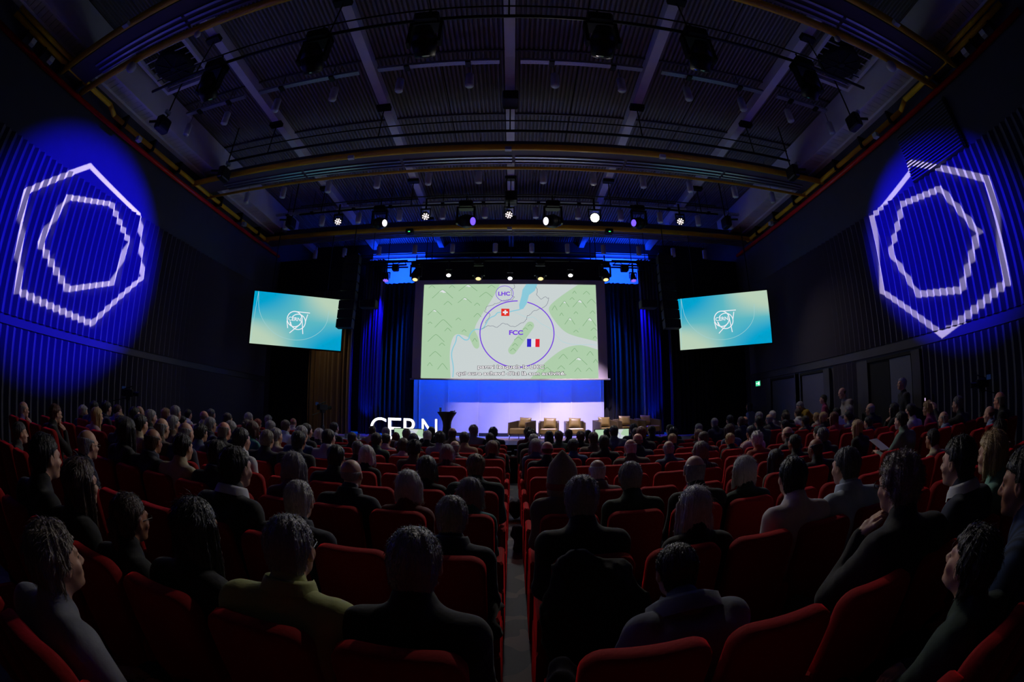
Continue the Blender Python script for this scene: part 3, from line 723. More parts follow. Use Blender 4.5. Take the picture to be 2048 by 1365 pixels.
# illuminated letters on the stage
lit = mat('letter_face', (1, .97, 1, 1), emit=3.0)
for ch, x0, x1 in (('C', -4.08, -3.60), ('E', -3.54, -3.15), ('R', -3.08, -2.65), ('N', -2.55, -2.11)):
    me, a, b, c_, d = text_mesh(ch, .60, -.006, 0.0); me.materials.append(lit)
    t = thing('sign_letter', 'white illuminated standing letter %s on the stage' % ch, 'letter', ((x0+x1)/2, 12.6, ZS), 0, 'illuminated letters')
    k = (x1-x0)/(b-a); kz = .60/(d-c_)
    o = bpy.data.objects.new('face', me); C.objects.link(o); o.parent = t; o.scale = (k, kz, 1); o.rotation_euler = (math.pi/2, 0, 0)
    o.location = (-(a+b)/2*k, -.005, -c_*kz+.005)
    me2, a, b, c_, d = text_mesh(ch, .60, -.006, .06); me2.materials.append(whitem)
    o2 = bpy.data.objects.new('letter_body', me2); C.objects.link(o2); o2.parent = t; o2.scale = (k, kz, 1); o2.rotation_euler = (math.pi/2, 0, 0)
    o2.location = (-(a+b)/2*k, .06, -c_*kz+.005)

# lectern with stretch cover
le = thing('lectern', 'tall bar table lectern in a dark stretch cover on the stage', 'lectern', (-1.86, 12.8, ZS))
MB().lathe([(.25, 0), (.22, .04), (.16, .16), (.125, .3), (.115, .42), (.13, .54), (.18, .66), (.25, .76), (.27, .79)], 28).obj('stretch_cover', mat('dark_stretch_fabric', srgb(62, 52, 40), .7), le, True)
MB().lathe([(.27, .79), (.275, .795), (.275, .81), (.27, .815)], 28).obj('table_top', mat('dark_table_top', srgb(40, 36, 36), .4), le, True)
pap = mat('paper', srgb(225, 220, 215), .8)
tag(MB().box((-1.98, 12.66, ZS+.816), (-1.68, 12.9, ZS+.826)).obj('paper_stack', pap), 'white papers lying on the lectern', 'paper')
glassm = mat('clear_glass', (.9, .93, 1, 1), .05); glassm.node_tree.nodes['Principled BSDF'].inputs['Transmission Weight'].default_value = .9
def tumbler(x, y, z, label, h=.12):
    g = MB().lathe([(.028, 0), (.032, .004), (.036, h), (.033, h), (.029, .01), (.004, .008)], 16, (0, 0, 0)).obj('water_glass', glassm, None, True); g.location = (x, y, z); return tag(g, label, 'glass')
tumbler(-2.04, 12.74, ZS+.816, 'small water glass standing on the lectern')
mi = thing('microphone', 'small microphone lying at the right edge of the lectern', 'microphone', (-1.66, 12.74, ZS+.816))
MB().tube((-.1, 0, .02), (0, 0, .02), .012, 8).obj('handle', blackmetal, mi); MB().ell((.02, 0, .024), (.024, .024, .024), 10, 8).obj('grille', metalm, mi, True)

# armchairs with cushions
def armchair():
    t = thing('armchair', '', 'armchair')
    w, d, h, z0 = .30, .30, .55, .13
    for s in (-1, 1):
        MB().prism([(-d, z0), (d, z0), (d, h), (-d+.03, h-.06)], s*w-(.045 if s > 0 else 0), s*w+(.0 if s > 0 else .045), 'x').obj('arm_panel', leather2, t)
    MB().rbox((-w+.045, d-.08, z0), (w-.045, d, h), .015).obj('back_panel', leather2, t)
    MB().rbox((-w+.05, -d, z0+.02), (w-.05, d-.08, z0+.2), .03).obj('seat_cushion', leather, t)
    pil = MB(); n = 8; vs = []
    for sgn in (-1, 1):
        for i in range(n+1):
            for j in range(n+1):
                u, v = i/n*2-1, j/n*2-1; b = (1-u**4)*(1-v**4)
                e = 1-.05*(1-abs(u*v))
                vs.append((u*.19*(1-.06*(1-v*v)), sgn*(.012+.06*b**.6), v*.15*(1-.06*(1-u*u))))
    fs = []
    for q in (0, (n+1)**2):
        for i in range(n):
            for j in range(n): fs.append((q+i*(n+1)+j, q+(i+1)*(n+1)+j, q+(i+1)*(n+1)+j+1, q+i*(n+1)+j+1))
    o = pil.add(vs, fs).obj('back_cushion', leather, t, True); o.location = (.02, .14, z0+.2+.165); o.rotation_euler = (-.28, .05, 0)
    for sx in (-1, 1):
        for sy in (-1, 1): MB().tube((sx*(w-.05), sy*(d-.05), z0), (sx*(w-.03), sy*(d-.03), 0), .011, 6).obj('leg', blackmetal, t)
    return t
ac = None
for i, (x, y, rz, sc) in enumerate(((.28, 13.75, -.55, 1.05), (1.1, 13.8, -.12, 1.02), (1.9, 13.85, 0, 1.0), (2.84, 13.75, .22, 1.02), (3.5, 13.75, .2, 1.05), (4.2, 13.7, .35, 1.05))):
    a = armchair() if ac is None else copy_tree(ac); ac = ac or a
    a.location = (x, y, ZS); a.rotation_euler = (0, 0, rz); a.scale = (sc,)*3
    tag(a, ['leftmost olive leather armchair, turned towards the centre of the stage', 'second olive leather armchair from the left on the stage', 'third olive leather armchair from the left on the stage', 'fourth stage armchair, its cushion leaning to the right', 'fifth stage armchair from the left, second from the right', 'rightmost armchair beside the blue curtain'][i], 'armchair', 'armchairs on the stage')

# line arrays hanging left and right
grille = mat('speaker_grille', srgb(26, 26, 28), .7, noise=.3, scale=120)
for s, n in ((-1, 'left'), (1, 'right')):
    x = -4.9 if s < 0 else 4.62
    t = thing('line_array', 'tall hanging black loudspeaker column %s of the screen' % n, 'loudspeaker', (x, 12.5, 0))
    for k in range(8):
        z = 6.2-.29*k; yy = -.012*k*k*.3
        c = MB().prism([(-.12, -.13), (.12, -.115), (.12, .115), (-.12, .13)], -.25, .25, 'x').obj('cabinet', blackm, t)
        c.location = (0, yy, z); c.rotation_euler = (-.02*k, 0, 0)
        MB().box((-.23, -.128, -.11), (.23, -.122, .11)).obj('grille', grille, c)
    MB().box((-.2, -.1, 6.36), (.2, .12, 6.42)).tube((0, 0, 6.4), (0, 0, 7.4), .015).obj('flying_frame', blackmetal, t)
    f = thing('fill_speaker', 'small black loudspeaker hanging inside the %s column' % n, 'loudspeaker', (x-s*.58, 12.7, 4.85))
    MB().rbox((-.26, -.16, -.12), (.26, .16, .12), .02).obj('cabinet', blackm, f); MB().box((-.24, -.166, -.1), (.24, -.16, .1)).obj('grille', grille, f)
    MB().tube((0, 0, .12), (0, 0, 3.62), .01).obj('suspension_cable', blackmetal, f)

# confidence monitors at the stage edge, showing the map
for (x0, x1, n) in ((-3.06, -2.29, 'left'), (2.11, 3.0, 'right')):
    t = thing('stage_monitor', 'bright floor monitor showing the map at the stage edge, %s' % n, 'monitor', ((x0+x1)/2, 11.5, ZS), 0)
    w = (x1-x0)/2
    MB().box((-w-.02, .0, .0), (w+.02, .06, .36)).obj('casing', blackmetal, t)
    p = MB().box((-w, -.004, .015), (w, .0, .345)).obj('panel', image_mat(), t)
    mk = lambda pts: [(-w+u*2*w, .015+v*.33) for u, v in pts]
    for q in ([(0, 1), (.42, 1), (.3, .5), (.2, 0), (0, 0)], [(.85, 1), (1, 1), (1, .35), (.75, .6)]): flat('green_area', [mk(q)], gm, 1, p)
    flat('large_ring', line([(-w+2*w*(.54+.2*math.cos(i*math.pi/12)), .18+.115*math.sin(i*math.pi/12)) for i in range(25)], .008), pur, 2, p)
# exit sign, door side
ex = thing('exit_sign', 'small glowing green and white exit sign on the far right wall', 'sign', (XR-.1, 13.2, 2.42))
MB().box((-.03, -.16, -.09), (.03, .16, .09)).obj('housing', whitem, ex)
MB().box((-.034, -.15, -.08), (-.03, .15, .08)).obj('sign_face', emitm('exit_green', (60, 210, 150), 1.1), ex)
MB().box((-.037, -.11, -.05), (-.034, -.02, .05)).box((-.037, .03, -.02), (-.034, .1, .02)).prism([(-.037, 0), (-.034, 0), (-.034, .01), (-.037, .01)], -.02, .12, 'y').obj('pictogram', emitm('exit_white', (235, 255, 245), 1.3), ex)
ex.children[0].location = (0, 0, 0)
MB().box((-.04, -.19, -.1), (-.031, .19, -.09)).obj('lower_edge', whitem, ex)
# small table with bottles, left before the stage, and black crate at the end of the aisle
tb = thing('side_table', 'low table with bottles before the stage, far left', 'table', (-4.1, 10.95, 0))
MB().box((-.45, -.25, .92), (.45, .25, .95)).obj('table_top', pap, tb)
for sx in (-.4, .4):
    for sy in (-.2, .2): MB().tube((sx, sy, 0), (sx, sy, .92), .015, 6).obj('leg', blackmetal, tb)
for i, x in enumerate((-4.2, -4.08, -3.85)):
    tumbler(x, 10.9, .95, '%s water glass on the low table by the stage' % ('left', 'middle', 'right')[i], .13)
cr_ = thing('equipment_crate', 'black equipment crate at the end of the centre aisle', 'crate', (.02, 11.0, 0))
MB().rbox((-.22, -.2, .0), (.22, .2, .62), .02).obj('case', blackm, cr_); MB().box((-.22, -.21, .62), (.22, .2, .66)).obj('lid', metalm, cr_)
MB().box((-.2, -.1, .66), (-.05, .1, .76)).obj('amplifier', blackmetal, cr_); MB().box((.02, -.1, .66), (.16, .12, .8)).obj('receiver', blackmetal, cr_)
# cameras on tripods
def tripod(loc, h, label, rz):
    t = thing('camera_tripod', label, 'tripod', loc, rz)
    for k in range(3):
        a = math.radians(90+120*k); l = MB().tube((.03*math.cos(a), .03*math.sin(a), h-.35), (.38*math.cos(a), .38*math.sin(a), .02), .018, 8, .012).obj('leg', blackmetal, t)
        MB().ell((.385*math.cos(a), .385*math.sin(a), .012), (.02, .02, .012), 8, 5).obj('foot', blackmetal, l)
    MB().tube((0, 0, h-.38), (0, 0, h-.02), .028, 10).obj('centre_column', blackmetal, t)
    MB().rbox((-.05, -.06, h-.03), (.05, .06, h+.04), .01).obj('pan_head', blackmetal, t)
    MB().tube((.02, -.06, h), (.1, -.42, h-.1), .009, 6).obj('pan_arm', blackmetal, t)
    b = MB().rbox((-.06, -.16, h+.04), (.06, .13, h+.19), .015).obj('camera_body', blackmetal, t)
    MB().tube((0, .13, h+.11), (0, .27, h+.11), .042, 14, .05).obj('lens', blackmetal, b)
    MB().box((-.09, -.18, h+.16), (-.085, -.08, h+.24)).obj('viewfinder', glow('viewfinder', srgb(60, 90, 170), .08), b)
    MB().tube((0, -.1, h+.19), (0, .1, h+.26), .012, 6).obj('carry_handle', blackmetal, b)
    return t
tripod((-4.87, 10.9, 0), 1.6, 'camera tripod at the left foot of the stage', -.5)
tripod((-7.8, 6.55, RISE), 1.42, 'dark camera tripod by the left slatted wall', -.9)
tripod((7.55, 4.0, RISE), 1.4, 'dark camera tripod by the right slatted wall', .9)
# ------------------------------------------------------------------ red auditorium seats
ROWS = {-1: .36, 0: 1.0, 1: 1.9, 2: 2.8, 3: 3.7, 4: 4.6, 5: 5.5, 6: 6.5, 7: 7.5, 8: 8.55, 9: 9.6}
PITCH, XS_L, XS_R = .445, -.31, .37
def rise(x, k): return RISE if (abs(x) > XRISE and k >= 2) else 0.0
def pad_mesh(w, h, t, rt, edge):
    """upholstered back: rounded top corners, rounded edges, gently dished; local x, y (depth), z"""
    def outline(e):
        pts = []; r = rt-e*.5
        x0, x1, z0, z1 = -w/2+e, w/2-e, e, h-e
        pts += [(x0, z0), (x1, z0)]
        for i in range(6): a = i/5*math.pi/2; pts.append((x1-r+r*math.cos(a), z1-r+r*math.sin(a)))
        for x in np.linspace(x1-r, x0+r, 5)[1:-1]: pts.append((x, z1))
        for i in range(6): a = math.pi/2+i/5*math.pi/2; pts.append((x0+r+r*math.cos(a), z1-r+r*math.sin(a)))
        return pts
    levels = [(edge, 0), (edge*.3, edge*.35), (0, edge), (0, t-edge), (edge*.3, t-edge*.35), (edge, t)]
    vs = []; n = None
    for e, y in levels:
        o = outline(e); n = len(o)
        vs += [(x, y+.05*(x/(w/2))**2*w, z) for x, z in o]
    fs = []
    for k in range(len(levels)-1):
        for i in range(n): j = (i+1) % n; fs.append((k*n+i, k*n+j, (k+1)*n+j, (k+1)*n+i))
    fs += [tuple(range(n)), tuple(range(len(vs)-n, len(vs)))]
    return MB().add(vs, fs)
def seat_proto(arms):
    t = thing('auditorium_seat', '', 'seat')
    b = pad_mesh(.385, .60, .085, .075, .022).obj('backrest', redseat, t, True)
    b.location = (0, .13, .41); b.rotation_euler = (.21, 0, 0)
    MB().rbox((-.19, .14, .33), (.19, .60, .45), .03).obj('seat_cushion', redseat, t)
    for sx in arms:
        a = MB().rbox((sx*.222-.03, .10, .44), (sx*.222+.03, .50, .66), .018).obj('armrest', redseat, t)
    MB().box((-.2, .2, .0), (-.15, .5, .04)).box((-.2, .30, .04), (-.16, .38, .33)).box((.15, .2, .0), (.2, .5, .04)).box((.16, .30, .04), (.2, .38, .33)).box((-.19, .2, .29), (.19, .5, .33)).obj('frame', blackmetal, t)
    return t
def end_panel(t, sx):
    MB().rbox((sx*.222-.032, .08, .03), (sx*.222+.032, .56, .45), .015).obj('end_panel', redseat, t)
protoL = seat_proto((-1,)); protoR = seat_proto((1,)); protoLE = seat_proto((-1, 1)); end_panel(protoLE, 1); protoRE = seat_proto((-1, 1)); end_panel(protoRE, -1)
used = set()
XLIM = {-1: (2.1, 2.3), 0: (3.6, 3.7), 1: (5.6, 5.7), 2: (6.6, 6.7)}
SEATS = []
for k in range(-1, 10):
    lim = XLIM.get(k, (7.1, 7.3))
    for side in (-1, 1):
        x = XS_L if side < 0 else XS_R; i = 0
        while abs(x) < lim[0 if side < 0 else 1]:
            # the step up to the side risers takes one seat
            if not (abs(abs(x)-XRISE) < .24 and k >= 2):
                pr = (protoLE if i == 0 else protoL) if side < 0 else (protoRE if i == 0 else protoR)
                if pr.name in used: s = copy_tree(pr)
                else: s = pr; used.add(pr.name)
                s.location = (x, ROWS[k], rise(x, k))
                tag(s, 'red upholstered seat, %s row from the stage, %s seat %s of the aisle' % (ORD[10-k], ORD[i+1], 'left' if side < 0 else 'right'), 'seat', 'red auditorium seats')
                SEATS.append((k, x))
            x += side*PITCH; i += 1

# ------------------------------------------------------------------ figures: distance fields, one continuous surface each
def smin(a, b, k):
    h = np.clip(.5+.5*(b-a)/k, 0, 1); return b*(1-h)+a*h-k*h*(1-h)
def capd(P, a, b, ra, rb):
    a = np.asarray(a, np.float32); b = np.asarray(b, np.float32); ba = b-a; L = float(ba@ba)
    t = np.clip(((P-a)@ba)/max(L, 1e-9), 0, 1)
    return np.sqrt(((P-a-t[:, None]*ba)**2).sum(1))-(ra+(rb-ra)*t)
def elld(P, c, r):
    q = (P-np.asarray(c, np.float32)); r = np.asarray(r, np.float32)
    k0 = np.sqrt(((q/r)**2).sum(1)); k1 = np.sqrt(((q/(r*r))**2).sum(1))
    return k0*(k0-1)/np.maximum(k1, 1e-6)
def union(ds, k):
    d = ds[0]
    for e in ds[1:]: d = smin(d, e, k)
    return d
def wob(P, f, seed, amp):
    r = np.random.RandomState(seed); o = np.zeros(len(P), np.float32)
    for _ in range(5):
        w = r.normal(size=3)*f; o += np.sin(P@w.astype(np.float32)+r.uniform(0, 6.28))
    return o*(amp/3)
def axis_pts(lo, hi, base, flo=None, fhi=None, fine=None):
    out = [lo]
    while out[-1] < hi:
        x = out[-1]; out.append(x+(fine if (fine and flo <= x < fhi) else base))
    return np.array(out, np.float32)
def nets(xs, ys, zs, f):
    """surface nets on a rectilinear grid, evaluated in a narrow band only"""
    st = 4
    pad = lambda a: np.concatenate([a, a[-1]+(a[-1]-a[-2])*np.arange(1, (-(len(a)-1)) % st+1)]).astype(np.float32)
    xs, ys, zs = pad(xs), pad(ys), pad(zs)
    nx, ny, nz = len(xs), len(ys), len(zs)
    cx, cy, cz = xs[::st], ys[::st], zs[::st]
    G = np.stack(np.meshgrid(cx, cy, cz, indexing='ij'), -1).reshape(-1, 3)
    dc = f(G)[0].reshape(len(cx), len(cy), len(cz))
    hx = np.max(np.diff(cx)); hy = np.max(np.diff(cy)); hz = np.max(np.diff(cz))
    R = .62*math.sqrt(hx*hx+hy*hy+hz*hz)+.012
    near = np.abs(dc) < R
    D = np.repeat(np.repeat(np.repeat(np.where(dc > 0, 1., -1.).astype(np.float32), st, 0), st, 1), st, 2)[:nx+3, :ny+3, :nz+3]
    M = np.repeat(np.repeat(np.repeat(near, st, 0), st, 1), st, 2)
    D = np.roll(D, (-(st//2)+2, -(st//2)+2, -(st//2)+2), (0, 1, 2))
    sh = st//2
    M = np.roll(M, (-sh, -sh, -sh), (0, 1, 2)); D = np.roll(np.repeat(np.repeat(np.repeat(np.where(dc > 0, 1., -1.).astype(np.float32), st, 0), st, 1), st, 2), (-sh, -sh, -sh), (0, 1, 2))
    M = M[:nx, :ny, :nz]; D = np.ascontiguousarray(D[:nx, :ny, :nz])
    I = np.argwhere(M)
    P = np.stack([xs[I[:, 0]], ys[I[:, 1]], zs[I[:, 2]]], 1)
    D[M] = f(P)[0]
    D[0] = D[-1] = 1; D[:, 0] = D[:, -1] = 1; D[:, :, 0] = D[:, :, -1] = 1
    S = D < 0
    cnt = np.zeros((nx-1, ny-1, nz-1), np.int8)
    for a in (0, 1):
        for b in (0, 1):
            for c in (0, 1): cnt += S[a:nx-1+a, b:ny-1+b, c:nz-1+c]
    cells = np.argwhere((cnt > 0) & (cnt < 8))
    idx = -np.ones((nx-1, ny-1, nz-1), np.int32); idx[tuple(cells.T)] = np.arange(len(cells))
    corners = [(a, b, c) for a in (0, 1) for b in (0, 1) for c in (0, 1)]
    V = np.zeros((len(cells), 3)); n = np.zeros(len(cells))
    for p in range(8):
        for q in range(p+1, 8):
            A, B = corners[p], corners[q]
            if sum(abs(A[i]-B[i]) for i in range(3)) != 1: continue
            ia, ib = cells+A, cells+B
            da, db = D[tuple(ia.T)], D[tuple(ib.T)]
            m = (da < 0) != (db < 0)
            t = np.where(m, da/np.where(da == db, 1, da-db), 0)
            pa = np.stack([xs[ia[:, 0]], ys[ia[:, 1]], zs[ia[:, 2]]], 1); pb = np.stack([xs[ib[:, 0]], ys[ib[:, 1]], zs[ib[:, 2]]], 1)
            V += np.where(m[:, None], pa+(pb-pa)*t[:, None], 0); n += m
    V /= np.maximum(n, 1)[:, None]
    F = []
    for ax in range(3):
        sl0 = [slice(None)]*3; sl1 = [slice(None)]*3; sl0[ax] = slice(0, -1); sl1[ax] = slice(1, None)
        a, b = S[tuple(sl0)], S[tuple(sl1)]
        E = np.argwhere(a != b)
        o1, o2 = (ax+1) % 3, (ax+2) % 3
        ok = (E[:, o1] > 0) & (E[:, o2] > 0); E = E[ok]
        inside = a[tuple(E.T)]
        def at(d1, d2):
            q = E.copy(); q[:, o1] -= d1; q[:, o2] -= d2
            q[:, o1] = np.clip(q[:, o1], 0, idx.shape[o1]-1); q[:, o2] = np.clip(q[:, o2], 0, idx.shape[o2]-1)
            return idx[tuple(q.T)]
        Q = np.stack([at(1, 1), at(0, 1), at(0, 0), at(1, 0)], 1)
        Q[~inside] = Q[~inside][:, ::-1]
        F.append(Q[(Q >= 0).all(1)])
    return V, np.concatenate(F)
def net_object_mesh(name, V, F, ids=None, mats=()):
    me = bpy.data.meshes.new(name)
    me.vertices.add(len(V)); me.vertices.foreach_set('co', V.astype(np.float32).ravel())
    me.loops.add(F.size); me.loops.foreach_set('vertex_index', F.astype(np.int32).ravel())
    me.polygons.add(len(F)); me.polygons.foreach_set('loop_start', np.arange(0, F.size, 4, dtype=np.int32))
    me.polygons.foreach_set('loop_total', np.full(len(F), 4, np.int32)) if hasattr(me.polygons[0], 'loop_total') and False else None
    me.update(calc_edges=True); me.validate()
    for m in mats: me.materials.append(m)
    if ids is not None and len(ids) == len(me.polygons): me.polygons.foreach_set('material_index', ids.astype(np.int32))
    me.shade_smooth()
    return me

def rotm(pitch, yaw, roll=0):
    return np.array(Matrix.Rotation(yaw, 3, 'Z') @ Matrix.Rotation(pitch, 3, 'X') @ Matrix.Rotation(roll, 3, 'Y'), np.float32)
HS = .945
HEAD_C = np.array((0, 0, 1.2), np.float32)
SEATED = dict(head=(0, 0, 1.2), neck=(0, -.06, 1.065), chest=(0, -.10, .91), belly=(0, -.03, .69), hip=(0, .06, .54),
              sh=(.158, -.095, .992), el=(.192, -.02, .735), wr=(.10, .19, .655), hand=(.06, .26, .645),
              hipj=(.085, .07, .53), knee=(.115, .50, .525), ank=(.115, .46, .11), toe=(.12, .62, .045))
def figure(J=None, hp=0., hy=0., male=True, arms=('lap', 'lap'), build=1.0, short=False, stand=False, seed=1):
    """field of a whole clothed person; groups 0 skin, 1 eyes, 2 top, 3 trousers, 4 shoes, 5 lips/brows"""
    j = dict(SEATED); j.update(J or {})
    Rh = rotm(hp, hy); hc = np.array(j['head'], np.float32)
    bw_ = build*(1.0 if male else .88)
    def arm(s, kind):
        sh = np.array(j['sh'])*(s*bw_, 1, 1); el = np.array(j['el'])*(s*bw_, 1, 1); wr = np.array(j['wr'])*(s, 1, 1); hd = np.array(j['hand'])*(s, 1, 1)
        if kind == 'chin': el = np.array((s*.24, .10, .76)); wr = np.array((s*.085, .125, .99)); hd = hc+np.array((s*.03, .085, -.125))
        if kind == 'crossed': el = np.array((s*.22, .03, .72)); wr = np.array((-s*.05, .13+.03*s, .76)); hd = np.array((-s*.15, .10+.03*s, .78))
        if kind == 'raised': el = np.array((s*.30, .18, .93)); wr = np.array((s*.24, .33, 1.16)); hd = np.array((s*.22, .36, 1.24))
        if kind == 'hold': el = np.array((s*.25, .08, .74)); wr = np.array((s*.14, .30, .80)); hd = np.array((s*.11, .37, .83))
        if kind == 'back': el = np.array((s*.36, -.12, .80)); wr = np.array((s*.50, -.04, .86)); hd = np.array((s*.56, .03, .86))
        return sh, el, wr, hd
    AR = [arm(-1, arms[0]), arm(1, arms[1])]
    def f(P):
        P = P.astype(np.float32)
        q = (P-hc)@Rh
        q = q/HS
        near = (np.abs(q) < .34).all(1)
        big = np.full(len(P), 1.0, np.float32)
        # ---- head
        Q = q[near]
        if len(Q):
            wj = 1.0 if male else .92
            d = elld(Q, (0, -.018, .028), (.077, .100, .088))
            d = smin(d, elld(Q, (0, .026, -.028), (.064*wj, .066, .082)), .03)
            d = smin(d, elld(Q, (0, .036, -.078), (.050*wj, .050, .040)), .025)
            d = smin(d, elld(Q, (0, .076, -.099), (.021, .017, .016)), .02)
            d = smin(d, capd(Q, (-.036, .076, .022), (.036, .076, .022), .013, .013), .015)
            for s in (-1, 1):
                d = smin(d, elld(Q, (s*.042, .062, -.03), (.022, .02, .022)), .02)
                d = -smin(-d, elld(Q, (s*.031, .103, .001), (.017, .017, .011)), .012)
            d = smin(d, capd(Q, (0, .088, .008), (0, .110, -.030), .008, .0125), .012)
            for s in (-1, 1): d = smin(d, elld(Q, (s*.012, .098, -.036), (.010, .012, .008)), .008)
            d = smin(d, capd(Q, (-.017, .086, -.060), (.017, .086, -.060), .009, .009), .010)
            d = smin(d, capd(Q, (-.015, .084, -.072), (.015, .084, -.072), .009, .009), .008)
            d = -smin(-d, -(-capd(Q, (-.020, .101, -.0655), (.020, .101, -.0655), .0035, .0035)), .004)
            for s in (-1, 1):
                e = elld(Q, (s*.079, -.004, -.008), (.011, .021, .033)); e = -smin(-e, elld(Q, (s*.092, .003, -.006), (.010, .010, .017)), .006)
                d = smin(d, e, .008)
            skin = big.copy(); skin[near] = d*HS
            ey = np.minimum(elld(Q, (-.031, .079, .001), (.0125, .0115, .008)), elld(Q, (.031, .079, .001), (.0125, .0115, .008)))
            eye = big.copy(); eye[near] = ey*HS
            lp = capd(Q, (-.016, .0905, -.0645), (.016, .0905, -.0645), .006, .006)
            lip = big.copy(); lip[near] = (lp+.0015)*HS
        else: skin, eye, lip = big.copy(), big.copy(), big.copy()
        nk = np.array(j['neck']); nt = hc+Rh@np.array((0, -.03, -.08), np.float32)
        skin = smin(skin, capd(P, nk, nt, .057 if male else .049, .052 if male else .044), .025)
        # ---- hands
        for s, (sh, el, wr, hd) in zip((-1, 1), AR):
            nb = (np.abs(P-hd) < .24).all(1) | (np.abs(P-wr) < .2).all(1)
            H = P[nb]
            if not len(H): continue
            ax = hd-wr; ax = ax/np.linalg.norm(ax); side = np.cross(ax, (0, 0, 1.)); side = side/(np.linalg.norm(side)+1e-6); up = np.cross(side, ax)
            curl = .055 if arms[0 if s < 0 else 1] in ('chin', 'raised', 'hold') else .022
            dd = capd(H, wr, wr+ax*.05, .026, .030)
            for i in range(4):
                o = (i-1.5)*.019; ln = (.075, .088, .084, .066)[i]
                b0 = wr+ax*.085+side*o; k1 = b0+ax*ln*.45-up*curl*.25; k2 = k1+ax*ln*.4-up*curl
                dd = smin(dd, capd(H, wr+ax*.03+side*o*.8, b0, .016, .0115), .01)
                dd = np.minimum(dd, smin(capd(H, b0, k1, .0105, .0095), capd(H, k1, k2, .0095, .0075), .004))
            tb = wr+ax*.035-side*s*.03; dd = smin(dd, capd(H, tb, tb+ax*.045-side*s*.022-up*.012, .014, .0115), .01)
            dd = smin(dd, capd(H, tb+ax*.045-side*s*.022-up*.012, tb+ax*.075-side*s*.02-up*.02, .0115, .009), .005)
            hh = big.copy(); hh[nb] = dd
            skin = np.minimum(skin, hh)
            if short: skin = smin(skin, capd(P, el, wr, .040, .028), .015)
        # ---- clothes
        c, b, h = np.array(j['chest']), np.array(j['belly']), np.array(j['hip'])
        e = np.array((.085*bw_, 0, 0))
        T = [capd(P, c-e, c+e, .105*build, .105*build), capd(P, b-e*.7, b+e*.7, .115*build*(1.0 if male else .92), .115*build*(1.0 if male else .92)), capd(P, (c+b)/2-e*.85, (c+b)/2+e*.85, .11*build, .11*build)]
        shl, shr = AR[0][0], AR[1][0]
        T.append(capd(P, shl, np.array(j['neck'])+(-.02, -.005, -.035), .062, .062)); T.append(capd(P, shr, np.array(j['neck'])+(.02, -.005, -.035), .062, .062))
        top = union(T, .07)
        if not male: top = smin(top, np.minimum(elld(P, c+(-.075, .085, -.06), (.06, .05, .06)), elld(P, c+(.075, .085, -.06), (.06, .05, .06))), .04)
        for (sh, el, wr, hd) in AR:
            top = smin(top, capd(P, sh, sh+(el-sh)*(.72 if short else 1.0), .064*build, .052*build), .05)
            if not short: top = smin(top, capd(P, el, wr+(wr-el)*-.02, .052*build, .036), .03)
        top = smin(top, capd(P, np.array(j['neck'])+(0, 0, -.02), np.array(j['neck'])+(0, .004, .026), .085, .067), .02)
        top = top+wob(P, 26, seed, .0035)+wob(P, 60, seed+9, .0012)
        L = [capd(P, h-(.075, 0, 0), h+(.075, 0, 0), .125*build, .125*build)]
        for s in (-1, 1):
            m = np.array((s, 1, 1))
            hj, kn, an = np.array(j['hipj'])*m, np.array(j['knee'])*m, np.array(j['ank'])*m
            L.append(capd(P, hj, kn, .092*build, .066)); L.append(capd(P, kn, an, .064, .048))
        leg = union(L, .04)+wob(P, 24, seed+3, .003)
        S_ = []
        for s in (-1, 1):
            m = np.array((s, 1, 1)); an, to = np.array(j['ank'])*m, np.array(j['toe'])*m
            S_.append(capd(P, an+(0, -.01, -.06), to, .042, .036)); S_.append(capd(P, an+(0, 0, -.02), an+(0, 0, -.06), .042, .044))
        shoe = union(S_, .02)
        g = [skin, eye, top, leg, shoe, lip]
        d = smin(skin, top, .008); d = smin(d, leg, .02); d = smin(d, shoe, .012); d = np.minimum(d, eye)
        return d, g
    return f
def figure_mesh(name, res, fine, f, hc, box):
    (x0, x1), (y0, y1), (z0, z1) = box
    xs = axis_pts(x0, x1, res, hc[0]-.105, hc[0]+.105, fine); ys = axis_pts(y0, y1, res, hc[1]-.14, hc[1]+.15, fine); zs = axis_pts(z0, z1, res, hc[2]-.16, hc[2]+.14, fine)
    V, F = nets(xs, ys, zs, f)
    ctr = V[F].mean(1)
    g = np.stack(f(ctr)[1], 1); g[:, 5] += 0
    ids = np.argmin(g[:, :5], 1)
    ids = np.where((g[:, 5] < .003) & (ids == 0), 5, ids)
    return net_object_mesh(name, V, F, ids, [skinm, eyem, blackm, blackm, shoem, lipm])
skinm = mat('skin', srgb(206, 158, 132), .5, noise=.1, scale=9); eyem = mat('eye', srgb(96, 82, 76), .2, spec=.6); lipm = mat('lip', srgb(178, 120, 104), .5)
shoem = mat('dark_shoe', srgb(30, 28, 28), .5)
skin2 = mat('skin_tanned', srgb(168, 116, 88), .5, noise=.1, scale=9); skin3 = mat('skin_ruddy', srgb(216, 146, 122), .5, noise=.1, scale=9); skin4 = mat('skin_dark', srgb(112, 74, 54), .5, noise=.1, scale=9)

